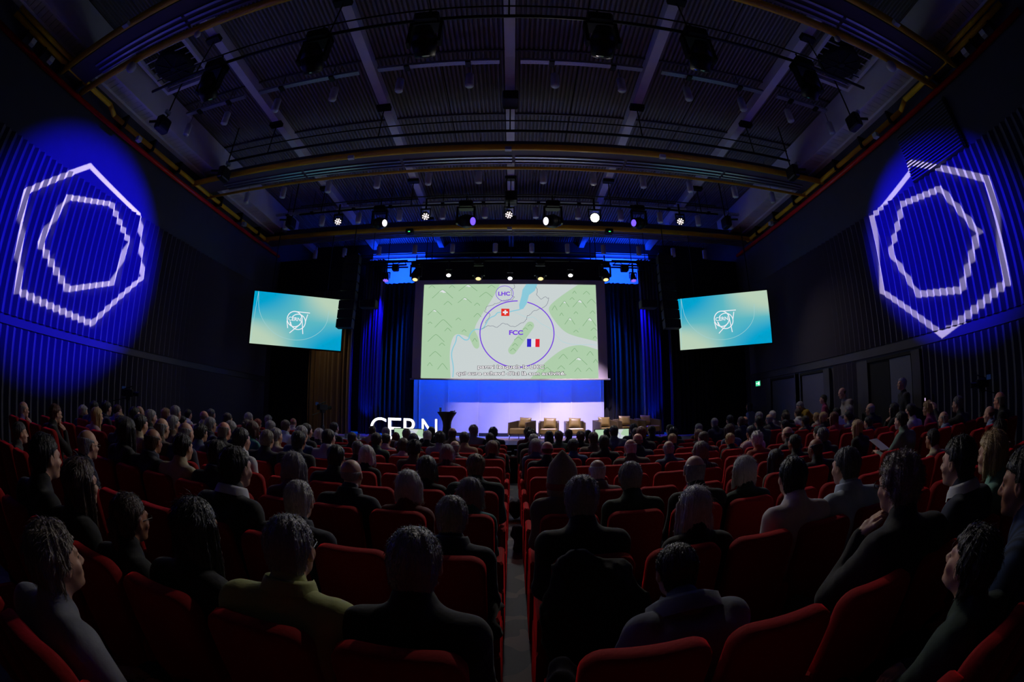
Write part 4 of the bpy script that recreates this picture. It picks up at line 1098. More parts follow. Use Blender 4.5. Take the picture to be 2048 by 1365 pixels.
# ---- hair, in head space (grown over the skull)
def hair_field(style, seed):
    def f(P):
        q = P.astype(np.float32)
        az = np.arctan2(q[:, 0], -q[:, 1]+1e-6)
        rs = np.random.RandomState(seed)
        st = np.zeros(len(q), np.float32)
        for fr in (9, 17, 29, 43): st += np.sin(az*fr+rs.uniform(0, 6)+q[:, 2]*rs.uniform(-14, 14))*(.6 if fr > 20 else 1)
        lumps = wob(q, 55, seed, 1.0)
        sk = dict(short=.0095, bald=.0055, curly=.022, bob=.017, long=.014, messy=.02, ponytail=.009, bun=.009, shaved=.003)[style]
        d = elld(q, (0, -.020, .030), (.077+sk, .101+sk, .089+sk*1.1))
        if style == 'shaved':
            top = q[:, 2]+.03*np.sign(.02-q[:, 1])
        d = smin(d, elld(q, (0, -.052, -.045), (.070, .054, .066)), .03) if style not in ('shaved',) else d
        for fr in (61, 83): st += np.sin(az*fr+rs.uniform(0, 6)+q[:, 2]*rs.uniform(-20, 20))*.5
        amp = dict(short=.0034, bald=.002, curly=.007, bob=.0034, long=.0034, messy=.0055, ponytail=.002, bun=.002, shaved=.0004)[style]
        d = d-(lumps*amp*(1.2 if style in ('curly', 'messy') else .6)+st*amp*(.25 if style == 'curly' else .45))
        if style == 'curly': d = d-wob(q, 130, seed+5, .003)
        # cut away the face and the ears
        face = np.maximum(.040+.10*(q[:, 2]-.075)-q[:, 1], 0)*0
        hair_front = q[:, 1]-(.050+np.clip((q[:, 2]-.050)*3.2, -.030, .09))-.004*lumps
        if style in ('bob', 'long', 'ponytail', 'bun'): hair_front = q[:, 1]-(.022+np.clip((q[:, 2]-.040)*2.4, -.03, .10))
        low = np.interp(q[:, 1], [-.13, -.07, -.045, -.022, .0, .03, .05], [-.105, -.10, -.075, .0, .012, -.028, .0]).astype(np.float32)-q[:, 2]
        if style in ('bob', 'long', 'messy'): low = -.11-q[:, 2]
        ear = low
        cut = np.maximum(hair_front, low)
        if style in ('short', 'bald', 'curly', 'messy', 'shaved', 'bun', 'ponytail'): cut = np.maximum(cut, ear) if style not in ('messy',) else np.maximum(hair_front, np.where(q[:, 1] > -.03, -.012, -.12)-q[:, 2])
        if style == 'bald': cut = np.maximum(cut, q[:, 2]-(.058-.25*np.clip(q[:, 1]+.05, 0, .2)-.0*q[:, 1]))
        if style == 'shaved': cut = np.maximum(cut, q[:, 2]-(.03))
        d = -smin(-d, -cut, .012)
        if style in ('long', 'bob'):
            z0 = -.30 if style == 'long' else -.125
            cape = elld(q, (0, -.052, z0*.42), (.098, .060, abs(z0)*.75))
            cape = cape-st*.0026-lumps*.003
            cape = -smin(-cape, -(z0-q[:, 2]+.01*st*.3), .015)
            sidec = np.minimum(capd(q, (-.083, .005, .02), (-.096, -.005, z0*.8), .024, .020), capd(q, (.083, .005, .02), (.096, -.005, z0*.8), .024, .020))-st*.002
            d = smin(d, smin(cape, sidec, .02), .02)
        if style == 'ponytail':
            d = smin(d, elld(q, (0, -.125, .0), (.028, .022, .025)), .012); d = smin(d, capd(q, (0, -.135, -.01), (.01, -.13, -.18), .026, .014)-st*.002, .012)
        if style == 'bun': d = smin(d, elld(q, (0, -.125, .04), (.036, .032, .036))-st*.0016, .012)
        if style == 'messy': d = smin(d, elld(q, (0, -.07, -.05), (.072, .05, .08))-st*.003-lumps*.005, .03)
        return d, None
    return f
def add_strands(V, F, style, n, w, seed):
    """loose locks standing off the hair mass: short tapering ribbons"""
    r = np.random.RandomState(seed+77)
    a, b, c = V[F[:, 0]], V[F[:, 1]], V[F[:, 2]]
    N = np.cross(b-a, c-a); N /= np.linalg.norm(N, axis=1)[:, None]+1e-9
    ctr = V[F].mean(1)
    ok = np.argwhere((N*(ctr-np.array((0, -.02, .0)))).sum(1) > .01)[:, 0]
    pick = r.choice(ok, n)
    p, m = ctr[pick], N[pick]
    back = np.stack([p[:, 0]*2.2, -.35+0*p[:, 0]-(p[:, 1] > 0)*.3, -np.clip((.10-p[:, 2])*9, .05, 1.0)], 1)
    flow = back-(back*m).sum(1)[:, None]*m; flow /= np.linalg.norm(flow, axis=1)[:, None]+1e-9
    L = {'short': .015, 'bald': .010, 'curly': .022, 'bob': .04, 'long': .05, 'messy': .032, 'ponytail': .03, 'bun': .03}[style]
    off = {'short': .3, 'bald': .3, 'curly': .9, 'bob': .06, 'long': .05, 'messy': .16, 'ponytail': .12, 'bun': .12}[style]
    d = flow*(1-off)+m*off+r.normal(size=(n, 3))*(.45 if style == 'curly' else (.09 if style in ('long', 'bob') else .18))
    d /= np.linalg.norm(d, axis=1)[:, None]
    L = L*r.uniform(.5, 1.3, n)[:, None]
    s = np.cross(d, r.normal(size=(n, 3))); s /= np.linalg.norm(s, axis=1)[:, None]
    k1 = p+d*L*.5; k2 = p+d*L*.9+(flow-m)*L*.25
    P0 = p-m*.002
    nv = np.stack([P0-s*w, P0+s*w, k1+s*w*.8, k1-s*w*.8, k2+s*w*.15, k2-s*w*.15], 1).reshape(-1, 3)
    o = len(V)+np.arange(n)*6
    nf = np.concatenate([np.stack([o, o+1, o+2, o+3], 1), np.stack([o+3, o+2, o+4, o+5], 1)])
    return np.concatenate([V, nv]), np.concatenate([F, nf])
HAIR = {}
def hair_mesh(style, seed=1, res=.0065):
    key = (style, seed, res)
    if key not in HAIR:
        lo = -.36 if style == 'long' else (-.24 if style == 'ponytail' else -.17)
        V, F = nets(axis_pts(-.15, .15, res), axis_pts(-.2, .14, res), axis_pts(lo, .17, res), hair_field(style, seed))
        if style != 'shaved': V, F = add_strands(V, F, style, 2600 if res < .006 else 700, .0011 if res < .006 else .002, seed)
        me = net_object_mesh('hair_'+style, V, F, None, [blackm])
        HAIR[key] = me
    return HAIR[key]
def hair_mat(name):
    rgb = dict(dark=(34, 28, 26), brown=(74, 52, 38), lightbrown=(124, 92, 62), greybrown=(128, 116, 104), grey=(150, 148, 148), darkgrey=(86, 84, 84), white=(205, 202, 198), blond=(184, 152, 100), auburn=(112, 56, 32), red=(166, 76, 34), redbrown=(84, 42, 32), darkbrown=(52, 40, 32), beige=(150, 130, 100))[name]
    key = 'hair_'+name
    if key in MATS: return MATS[key]
    m = mat(key, srgb(*rgb), .45, noise=.4, scale=70, bump=.9, spec=.5)
    tx = [n for n in m.node_tree.nodes if n.type == 'TEX_NOISE'][0]
    mp = m.node_tree.nodes.new('ShaderNodeMapping'); mp.inputs['Scale'].default_value = (1.6, 1.6, .25)
    tc = [n for n in m.node_tree.nodes if n.type == 'TEX_COORD'][0]
    m.node_tree.links.new(tc.outputs['Object'], mp.inputs[0]); m.node_tree.links.new(mp.outputs[0], tx.inputs['Vector'])
    return m
TOPS = dict(beige=((176, 158, 132), 'beige top'), brown=(( 88, 68, 52), 'brown top'), pink=((186, 150, 154), 'pink top'), grey=((128, 126, 130), 'grey top'), black=((26, 25, 28), 'black top'), tan=((160, 130, 96), 'tan top'), greyish=((120, 112, 114), 'ash grey top'), green=((44, 66, 54), 'green top'), plaid=((92, 48, 52), 'plaid shirt'), striped=((140, 128, 124), 'striped top'), navy=((30, 34, 58), 'navy jacket'), darkred=((110, 30, 38), 'dark red top'), teal=((44, 118, 116), 'teal sleeved top'), darkgreen=((36, 56, 46), 'dark green top'), slate=((72, 84, 104), 'slate blue top'), blue=((46, 66, 112), 'blue top'), taupe=((112, 98, 86), 'taupe jacket'), rust=((150, 62, 30), 'rust top'), charcoal=((58, 58, 62), 'charcoal top'), white=((205, 205, 210), 'white shirt'), palepink=((206, 192, 198), 'pale pink top'), red=((150, 30, 32), 'red top'), knit=((110, 116, 116), 'grey knit'), paleblue=((176, 188, 208), 'pale blue shirt'), sage=((96, 118, 110), 'sage green jumper'), paleknit=((186, 180, 184), 'pale knit top'), magenta=((132, 36, 84), 'magenta jacket'), lightblue=((134, 152, 186), 'light blue shirt'), oatmeal=((184, 170, 142), 'oatmeal jumper'), navysuit=((32, 38, 62), 'navy suit'), mint=((116, 164, 148), 'mint top'), orange=((140, 72, 30), 'orange jumper'), bluestripe=((52, 72, 112), 'blue striped shirt'), purple=((96, 72, 128), 'purple shirt'), pattern=((120, 84, 92), 'patterned top'), cream=((216, 206, 186), 'cream top'), blacksuit=((30, 30, 34), 'black suit'), palegrey=((176, 174, 182), 'pale grey shirt'), plum=((98, 48, 66), 'plum top'), greysweater=((132, 134, 142), 'grey sweater'), polo=((176, 180, 112), 'yellow-green polo shirt'), denim=((98, 104, 120), 'blue-grey jacket'), yellow=((150, 124, 34), 'mustard jacket'), beigetop=((150, 140, 128), 'beige jumper'), paleblouse=((150, 156, 176), 'pale blouse'))
def top_mat(name):
    key = 'cloth_'+name
    if key in MATS: return MATS[key]
    m = mat(key, srgb(*TOPS[name][0]), .85, noise=.1, scale=30, bump=.2, sheen=.12)
    if name in ('plaid', 'striped', 'bluestripe', 'pattern'):
        nt = m.node_tree; b = nt.nodes['Principled BSDF']; wv = nt.nodes.new('ShaderNodeTexWave'); wv.inputs['Scale'].default_value = 9 if name != 'plaid' else 6
        wv.bands_direction = 'Z' if name == 'striped' else 'X'
        tc = nt.nodes.new('ShaderNodeTexCoord'); nt.links.new(tc.outputs['Object'], wv.inputs['Vector'])
        mx = nt.nodes.new('ShaderNodeMix'); mx.data_type = 'RGBA'; c = srgb(*TOPS[name][0]); mx.inputs[6].default_value = c; mx.inputs[7].default_value = [x*.25 for x in c[:3]]+[1]
        nt.links.new(wv.outputs[0], mx.inputs[0]); nt.links.new(mx.outputs[2], b.inputs['Base Color'])
    return m
trous = [mat('trousers_dark', srgb(34, 36, 44), .85, noise=.12, scale=30), mat('trousers_denim', srgb(52, 62, 88), .85, noise=.12, scale=30), mat('trousers_brown', srgb(74, 64, 52), .85, noise=.12, scale=30)]

BODIES = {}
VAR = {  # seated figure variants
    'm0': dict(seed=1), 'm1': dict(build=1.1, seed=2, hy=.12, hp=-.04), 'm2': dict(build=.96, seed=3, hy=-.14, hp=.05),
    'w0': dict(male=False, seed=4, build=.97), 'w1': dict(male=False, seed=5, hy=.16, build=.94),
    'chin_r': dict(arms=('lap', 'chin'), seed=6, hp=-.03), 'chin_l': dict(arms=('chin', 'lap'), seed=7, hy=-.06),
    'crossed': dict(arms=('crossed', 'crossed'), male=False, seed=8, hp=.30, hy=.05), 'phone': dict(arms=('raised', 'lap'), seed=9),
    'hold': dict(arms=('hold', 'hold'), seed=10), 'polo': dict(short=True, build=1.16, seed=11, hp=.03, hy=-.05), 'arm_out': dict(arms=('lap', 'back'), build=1.05, seed=12),
    'lean': dict(J=dict(head=(0, .30, 1.10), neck=(0, .19, .985), chest=(0, .06, .86), belly=(0, .02, .68), sh=(.165, .11, .925), el=(.21, .22, .70), wr=(.08, .42, .66), hand=(.04, .47, .66)), build=1.14, seed=15, hp=-.25),
    'profile': dict(build=1.1, seed=13, hp=.14, hy=-.12), 'chin_near': dict(arms=('chin', 'lap'), build=1.1, seed=14, hp=-.02)}
def seated(var, near):
    key = (var, near)
    if key not in BODIES:
        f = figure(**VAR[var]); hc_ = VAR[var].get('J', SEATED)['head']; res, fine = (.0105, .0058) if near else (.017, .0105)
        xm = .62 if var == 'arm_out' else .36
        BODIES[key] = figure_mesh('seated_figure', res, fine, f, hc_, ((-.38, xm), (-.26, .72), (-.01, 1.36)))
    return BODIES[key]
def glasses_mesh():
    m = MB()
    for s in (-1, 1):
        pts = [(s*.033+.024*math.cos(a), .104, .018*math.sin(a)) for a in [i*math.pi/8 for i in range(17)]]
        m.path(pts, .0022, 5); m.tube((s*.057, .102, .004), (s*.082, .0, .004), .002, 5)
    m.tube((-.01, .105, .004), (.01, .105, .004), .002, 5)
    return m.mesh('glasses')
GLASS = glasses_mesh(); glassf = mat('glasses_frame', srgb(30, 28, 30), .3)
GLASS.materials.append(glassf)
def collar_mesh(h=.05, r=.078, flare=.012):
    vs = []; n = 28; fs = []
    for lv, (rr, z) in enumerate(((r-.004, -.012), (r, h*.8), (r+.005, h), (r+flare, h*.75), (r+flare+.012, .0))):
        for i in range(n):
            a = math.radians(100+340*i/(n-1)); vs.append((rr*math.cos(a), rr*1.02*math.sin(a)-.0, z-.018*(math.sin(a) > .6)))
    for k in range(4):
        for i in range(n-1): fs.append((k*n+i, k*n+i+1, (k+1)*n+i+1, (k+1)*n+i))
    me = MB().add(vs, fs).mesh('collar', True); return me
COLLAR = collar_mesh()
def dress(root, me, skin, top, trou):
    b = put('body', me, None, root)
    for i, m in ((0, skin), (2, top), (3, trou)):
        sl = b.material_slots[i]; sl.link = 'OBJECT'; sl.material = m
    return b
HAIRWORD = dict(dark='dark-haired', brown='brown-haired', lightbrown='light-brown-haired', greybrown='greying', grey='grey-haired', darkgrey='dark-grey-haired', white='white-haired', blond='blond', auburn='auburn-haired', red='red-haired', redbrown='red-brown-haired', darkbrown='dark-brown-haired')
def hairword(style, col):
    if style in ('bald', 'shaved'): return 'balding' if style == 'bald' else 'bald'
    w = HAIRWORD[col]
    return {'long': 'long-haired '+w.replace('-haired', '') if 'haired' in w else 'long-haired '+w, 'curly': 'curly '+w, 'bob': w, 'messy': 'tousled '+w}.get(style, w)
def add_hair(root, style, col, head, hp, hy, seed=1, res=.0065):
    m = hair_mat(col)
    o = put('hair', hair_mesh(style, seed, res), None, root)
    o.material_slots[0].link = 'OBJECT'; o.material_slots[0].material = m
    o.scale = (HS, HS, HS); o.location = head; R = Matrix.Rotation(hy, 3, 'Z') @ Matrix.Rotation(hp, 3, 'X'); o.rotation_euler = R.to_euler()
    return o
PEOPLE = [  # x, row, head height, hair style, hair colour, top, pose, glasses, column seen
    (-3.155, 9, 1.217, 'short', 'brown', 'beige', '', 0, 745),
    (-2.532, 8, 1.237, 'short', 'grey', 'brown', '', 0, 773),
    (-2.222, 7, 1.171, 'short', 'dark', 'pink', '', 0, 773),
    (-2.596, 9, 1.083, 'bob', 'auburn', 'grey', '', 0, 792),
    (-2.102, 8, 1.225, 'short', 'greybrown', 'grey', '', 0, 817),
    (-1.726, 7, 1.183, 'bob', 'dark', 'black', '', 0, 827),
    (-1.672, 8, 1.207, 'short', 'white', 'black', '', 0, 850),
    (-1.783, 9, 1.247, 'short', 'dark', 'black', '', 0, 863),
    (-1.255, 7, 1.225, 'curly', 'dark', 'grey', '', 0, 880),
    (-1.175, 8, 1.271, 'bald', 'brown', 'brown', '', 1, 905),
    (-0.825, 7, 1.235, 'short', 'dark', 'tan', '', 0, 929),
    (-0.854, 9, 1.3, 'curly', 'greybrown', 'greyish', '', 0, 947),
    (-0.424, 9, 1.25, 'curly', 'dark', 'black', '', 0, 986),
    (-0.44, 8, 1.184, 'short', 'dark', 'black', '', 0, 980),
    (-0.308, 6, 1.151, 'long', 'lightbrown', 'black', '', 0, 984),
    (-0.29, 7, 1.095, 'short', 'dark', 'black', '', 0, 1001),
    (-2.093, 6, 1.218, 'short', 'dark', 'green', '', 0, 754),
    (-1.663, 6, 1.153, 'bob', 'brown', 'pink', '', 0, 807),
    (-1.267, 5, 1.188, 'curly', 'dark', 'brown', '', 0, 832),
    (-0.837, 5, 1.149, 'bob', 'grey', 'plaid', '', 0, 892),
    (-0.864, 6, 1.149, 'bald', 'grey', 'striped', '', 0, 910),
    (-1.628, 4, 1.159, 'bob', 'white', 'black', '', 0, 734),
    (-2.059, 5, 1.149, 'short', 'darkgrey', 'black', '', 0, 706),
    (-0.762, 3, 1.161, 'bob', 'darkgrey', 'black', '', 0, 854),
    (-0.326, 3, 1.192, 'short', 'lightbrown', 'darkgreen', '', 0, 951),
    (-1.15, 2, 1.198, 'shaved', 'grey', 'navy', '', 0, 711),
    (-0.72, 2, 1.139, 'bob', 'white', 'darkred', '', 0, 825),
    (-0.295, 1, 1.142, 'short', 'grey', 'navy', '', 1, 905),
    (-0.29, 2, 1.107, 'bob', 'grey', 'teal', '', 0, 961),
    (-2.874, 7, 1.164, 'short', 'dark', 'black', '', 0, 705),
    (0.345, 9, 1.251, 'curly', 'brown', 'darkred', '', 0, 1057),
    (0.366, 8, 1.235, 'curly', 'dark', 'black', '', 0, 1063),
    (0.357, 7, 1.208, 'short', 'grey', 'brown', '', 0, 1067),
    (0.34, 6, 1.175, 'bob', 'grey', 'slate', '', 0, 1070),
    (0.439, 5, 1.199, 'shaved', 'brown', 'black', '', 0, 1094),
    (0.794, 9, 1.181, 'long', 'dark', 'black', '', 0, 1108),
    (0.896, 8, 1.22, 'short', 'brown', 'green', '', 0, 1120),
    (1.224, 9, 1.209, 'short', 'brown', 'black', '', 0, 1138),
    (0.907, 6, 1.174, 'short', 'dark', 'blue', '', 0, 1146),
    (1.326, 8, 1.213, 'bun', 'brown', 'black', '', 0, 1158),
    (1.654, 9, 1.189, 'short', 'dark', 'brown', '', 0, 1174),
    (1.391, 7, 1.225, 'short', 'brown', 'brown', '', 0, 1186),
    (2.084, 9, 1.213, 'short', 'dark', 'black', '', 0, 1206),
    (1.384, 6, 1.215, 'short', 'dark', 'black', '', 0, 1208),
    (1.995, 8, 1.344, 'short', 'dark', 'slate', '', 0, 1227),
    (2.689, 9, 1.291, 'short', 'dark', 'black', '', 0, 1267),
    (2.463, 8, 1.237, 'short', 'brown', 'black', '', 0, 1272),
    (2.264, 7, 1.337, 'short', 'auburn', 'black', '', 0, 1282),
    (3.119, 9, 1.229, 'short', 'dark', 'black', '', 0, 1302),
    (1.917, 6, 1.225, 'shaved', 'red', 'navy', '', 0, 1275),
    (1.532, 5, 1.201, 'bald', 'white', 'brown', '', 0, 1260),
    (0.752, 3, 1.141, 'bald', 'white', 'taupe', '', 0, 1194),
    (0.822, 2, 1.2, 'short', 'grey', 'darkgreen', '', 0, 1260),
    (0.34, 2, 1.227, 'hood', 'beige', 'taupe', '', 0, 1112),
    (0.34, 1, 1.237, 'short', 'grey', 'black', '', 0, 1145),
    (3.567, 9, 1.242, 'short', 'brown', 'black', '', 0, 1339),
    (3.266, 8, 1.211, 'curly', 'dark', 'black', '', 0, 1346),
    (2.859, 7, 1.147, 'short', 'blond', 'black', '', 0, 1344),
    (2.076, 5, 1.159, 'bald', 'grey', 'slate', '', 0, 1337),
    (4.304, 9, 1.228, 'short', 'grey', 'brown', '', 0, 1410),
    (3.84, 8, 1.147, 'bob', 'blond', 'plaid', '', 0, 1396),
    (3.042, 6, 1.196, 'short', 'brown', 'plaid', '', 0, 1406),
    (4.733, 9, 1.218, 'short', 'grey', 'navy', '', 1, 1436),
    (5.162, 9, 1.26, 'short', 'dark', 'navy', '', 0, 1458),
    (4.908, 8, 1.227, 'short', 'brown', 'navy', '', 1, 1482),
    (4.052, 7, 1.241, 'bob', 'brown', 'slate', '', 0, 1458),
    (3.544, 6, 1.144, 'short', 'blond', 'black', '', 0, 1460),
    (2.154, 4, 1.176, 'bob', 'greybrown', 'pattern', '', 0, 1400),
    (5.591, 9, 1.21, 'bald', 'red', 'black', '', 0, 1500),
    (4.741, 7, 1.228, 'short', 'dark', 'green', '', 0, 1517),
    (3.974, 6, 1.23, 'short', 'dark', 'pink', 'chin', 0, 1501),
    (3.489, 5, 1.184, 'curly', 'white', 'rust', '', 0, 1513),
    (5.675, 8, 1.243, 'bald', 'grey', 'charcoal', '', 0, 1538),
    (6.02, 9, 1.288, 'short', 'grey', 'black', '', 0, 1521),
    (6.449, 9, 1.325, 'short', 'white', 'grey', '', 0, 1533),
    (6.878, 9, 1.296, 'short', 'dark', 'black', '', 0, 1561),
    (6.144, 8, 1.233, 'curly', 'brown', 'black', '', 0, 1570),
    (7.308, 9, 1.293, 'short', 'brown', 'white', '', 0, 1586),
    (5.4, 7, 1.13, 'short', 'dark', 'navy', '', 0, 1569),
    (4.065, 5, 1.216, 'shaved', 'brown', 'charcoal', '', 1, 1574),
    (3.555, 4, 1.159, 'short', 'dark', 'black', '', 0, 1588),
    (1.316, 2, 1.218, 'bald', 'grey', 'black', '', 0, 1392),
    (1.746, 2, 1.17, 'bob', 'white', 'darkgreen', '', 0, 1483),
    (2.644, 3, 1.023, 'long', 'dark', 'brown', '', 1, 1549),
    (0.942, 1, 1.148, 'long', 'white', 'black', '', 0, 1388),
    (1.585, 1, 1.239, 'short', 'dark', 'palepink', '', 0, 1583),
    (5.966, 7, 1.167, 'short', 'dark', 'black', 'chin', 0, 1610),
    (7.136, 8, 1.183, 'short', 'blond', 'beige', '', 0, 1632),
    (6.49, 7, 1.197, 'bob', 'blond', 'black', '', 0, 1656),
    (5.952, 6, 1.206, 'long', 'auburn', 'red', '', 0, 1670),
    (6.92, 7, 1.262, 'short', 'dark', 'white', '', 0, 1681),
    (7.35, 7, 1.342, 'short', 'grey', 'black', '', 0, 1695),
    (6.382, 6, 1.198, 'short', 'dark', 'knit', '', 0, 1693),
    (4.72, 5, 1.178, 'short', 'dark', 'charcoal', '', 0, 1636),
    (4.065, 4, 1.201, 'short', 'darkgrey', 'black', '', 0, 1644),
    (4.785, 4, 1.127, 'long', 'blond', 'black', '', 0, 1713),
    (7.086, 6, 1.303, 'bald', 'grey', 'black', '', 1, 1740),
    (5.982, 5, 1.105, 'short', 'dark', 'navy', '', 0, 1736),
    (3.212, 3, 1.161, 'bald', 'dark', 'black', '', 1, 1630),
    (2.043, 1, 1.241, 'short', 'darkgrey', 'paleblue', '', 0, 1690),
    (6.769, 5, 1.262, 'long', 'dark', 'black', 'chin', 0, 1787),
    (4.829, 3, 1.197, 'short', 'dark', 'sage', 'paper', 0, 1801),
    (6.204, 4, 1.241, 'short', 'dark', 'paleknit', '', 1, 1820),
    (7.35, 5, 1.159, 'short', 'dark', 'black', '', 0, 1836),
    (6.784, 4, 1.23, 'curly', 'blond', 'magenta', '', 1, 1855),
    (6.009, 3, 1.076, 'bald', 'grey', 'lightblue', '', 0, 1886),
    (6.514, 3, 1.267, 'short', 'darkgrey', 'black', 'phone', 0, 1915),
    (4.397, 2, 1.131, 'short', 'dark', 'oatmeal', '', 0, 1864),
    (2.134, 0, 1.312, 'short', 'dark', 'navysuit', '', 0, 1916),
    (2.606, 0, 1.255, 'bob', 'blond', 'mint', '', 0, 1982),
    (6.081, 2, 1.109, 'shaved', 'brown', 'lightblue', '', 0, 1981),
    (4.605, 1, 1.161, 'short', 'dark', 'orange', '', 1, 1997),
    (6.511, 2, 1.253, 'bald', 'red', 'black', '', 1, 1995),
    (1.565, 0, 1.283, 'curly', 'greybrown', 'black', 'chin', 1, 1795),
    (1.305, -1, 1.132, 'messy', 'dark', 'darkgreen', 'crossed', 0, 1940),
    (1.735, -1, 1.288, 'short', 'dark', 'bluestripe', '', 0, 2044),
    (-6.593, 2, 1.049, 'bald', 'grey', 'purple', 'chin', 1, 48),
    (-4.79, 1, 1.052, 'short', 'darkgrey', 'charcoal', '', 0, 42),
    (-7.3, 4, 1.096, 'curly', 'white', 'black', '', 0, 109),
    (-5.393, 2, 1.168, 'short', 'redbrown', 'black', 'chin', 1, 112),
    (-6.888, 4, 1.211, 'short', 'dark', 'charcoal', '', 0, 171),
    (-6.468, 4, 1.241, 'short', 'dark', 'navy', '', 0, 189),
    (-5.54, 3, 1.169, 'long', 'blond', 'pink', '', 0, 195),
    (-6.047, 4, 1.069, 'long', 'blond', 'darkred', '', 0, 219),
    (-7.24, 5, 1.182, 'short', 'redbrown', 'grey', '', 0, 236),
    (-5.622, 4, 1.22, 'short', 'dark', 'navy', '', 0, 252),
    (-4.892, 3, 1.131, 'short', 'dark', 'black', '', 0, 244),
    (-6.499, 5, 1.212, 'shaved', 'brown', 'black', '', 0, 280),
    (-5.194, 4, 1.216, 'short', 'grey', 'black', '', 1, 297),
    (-4.451, 3, 1.338, 'short', 'dark', 'beige', 'chin', 0, 287),
    (-3.683, 2, 1.315, 'long', 'dark', 'black', '', 0, 270),
    (-3.253, 2, 1.24, 'bald', 'brown', 'navy', '', 1, 301),
    (-3.2, 1, 1.222, 'bald', 'grey', 'navy', '', 1, 177),
    (-2.412, 0, 1.261, 'short', 'dark', 'black', '', 0, 140),
    (-1.985, 0, 1.206, 'long', 'brown', 'black', '', 1, 183),
    (-6.712, 6, 1.194, 'curly', 'blond', 'black', '', 0, 333),
    (-5.474, 5, 1.291, 'short', 'grey', 'charcoal', '', 0, 352),
    (-4.666, 4, 1.307, 'short', 'grey', 'brown', '', 0, 348),
    (-4.021, 3, 1.328, 'bald', 'grey', 'brown', '', 1, 331),
    (-6.206, 6, 1.075, 'short', 'dark', 'black', '', 0, 366),
    (-3.591, 3, 1.281, 'bald', 'grey', 'navy', '', 0, 361),
    (-6.939, 7, 1.207, 'short', 'dark', 'white', '', 0, 377),
    (-5.607, 6, 1.239, 'shaved', 'red', 'beige', '', 1, 409),
    (-6.222, 7, 1.263, 'short', 'darkgrey', 'black', '', 1, 423),
    (-4.637, 5, 1.325, 'short', 'grey', 'navy', '', 1, 426),
    (-4.098, 4, 1.219, 'curly', 'dark', 'slate', '', 0, 404),
    (-2.823, 2, 1.236, 'short', 'dark', 'oatmeal', '', 0, 369),
    (-5.01, 6, 1.241, 'short', 'brown', 'paleblue', '', 0, 456),
    (-3.668, 4, 1.329, 'bald', 'red', 'black', '', 0, 448),
    (-4.208, 5, 1.265, 'bob', 'grey', 'black', '', 0, 469),
    (-5.186, 7, 1.259, 'short', 'grey', 'red', '', 0, 498),
    (-4.553, 6, 1.274, 'bun', 'brown', 'cream', '', 0, 495),
    (-5.623, 8, 1.117, 'curly', 'red', 'black', '', 0, 516),
    (-5.964, 9, 1.19, 'curly', 'grey', 'black', '', 0, 537),
    (-4.043, 6, 1.313, 'short', 'grey', 'beige', '', 1, 542),
    (-3.778, 5, 1.303, 'bob', 'redbrown', 'teal', '', 0, 517),
    (-2.752, 3, 1.314, 'short', 'dark', 'white', '', 0, 484),
    (-2.966, 4, 1.247, 'short', 'greybrown', 'black', '', 0, 535),
    (-3.348, 5, 1.234, 'short', 'grey', 'beige', '', 0, 551),
    (-2.393, 2, 1.228, 'short', 'dark', 'navy', '', 0, 422),
    (-1.561, 1, 1.311, 'short', 'dark', 'blacksuit', '', 0, 489),
    (-4.285, 7, 1.307, 'short', 'brown', 'paleblue', '', 1, 572),
    (-5.223, 9, 1.179, 'shaved', 'red', 'cream', '', 0, 587),
    (-3.326, 6, 1.338, 'short', 'dark', 'black', '', 0, 614),
    (-3.547, 7, 1.178, 'curly', 'white', 'charcoal', '', 0, 639),
    (-2.488, 5, 1.27, 'short', 'dark', 'palegrey', '', 1, 645),
    (-3.671, 8, 1.281, 'short', 'dark', 'blacksuit', '', 0, 669),
    (-2.507, 4, 1.266, 'short', 'dark', 'black', '', 0, 598),
    (-2.918, 5, 1.301, 'short', 'grey', 'blue', '', 0, 601),
    (-1.639, 3, 1.216, 'short', 'dark', 'black', '', 0, 673),
    (-1.629, 2, 1.201, 'bob', 'grey', 'plum', '', 1, 589),
    (-1.131, 1, 1.156, 'short', 'white', 'navy', '', 1, 580),
    (-1.136, 0, 1.185, 'long', 'dark', 'black', '', 0, 385),
    (-1.56, 0, 1.133, 'ponytail', 'brown', 'black', '', 1, 295),
    (-1.283, -1, 1.144, 'messy', 'greybrown', 'greysweater', '', 0, 115),
    (-0.713, 0, 1.194, 'short', 'grey', 'polo', '', 1, 588),
    (-0.29, 0, 1.199, 'short', 'grey', 'black', '', 0, 878),
    (0.632, 0, 1.131, 'short', 'darkbrown', 'denim', '', 0, 1358)
]
hoodm = mat('knitted_hood', srgb(150, 132, 104), .9, noise=.25, scale=60, bump=.4)
def hood(root, head):
    m = MB().lathe([(.118, -.12), (.122, -.03), (.118, .04), (.10, .09), (.065, .13), (.028, .165), (.004, .185)], 24).obj('knitted_hood', hoodm, root, True)
    m.location = (head[0], head[1]-.015, head[2]); m.scale = (.86, 1.0, 1.0)
    r = MB().lathe([(.119, -.02), (.127, -.01), (.127, .02), (.119, .03)], 24).obj('hood_band', mat('hood_trim', srgb(150, 60, 44), .9), m, True); r.location = (0, .0, -.06); return m
byrow = {}
for p in PEOPLE: byrow.setdefault((p[1], p[0] > 0), []).append(p)
rank = {}
for key, lst in byrow.items():
    for i, p in enumerate(sorted(lst, key=lambda q: abs(q[0]))): rank[p] = i+1
SPECIAL = {588: 'polo', 1358: 'lean', 115: 'profile', 1795: 'chin_near', 711: 'arm_out', 1915: 'phone', 1801: 'hold'}
rnd = random.Random(3)
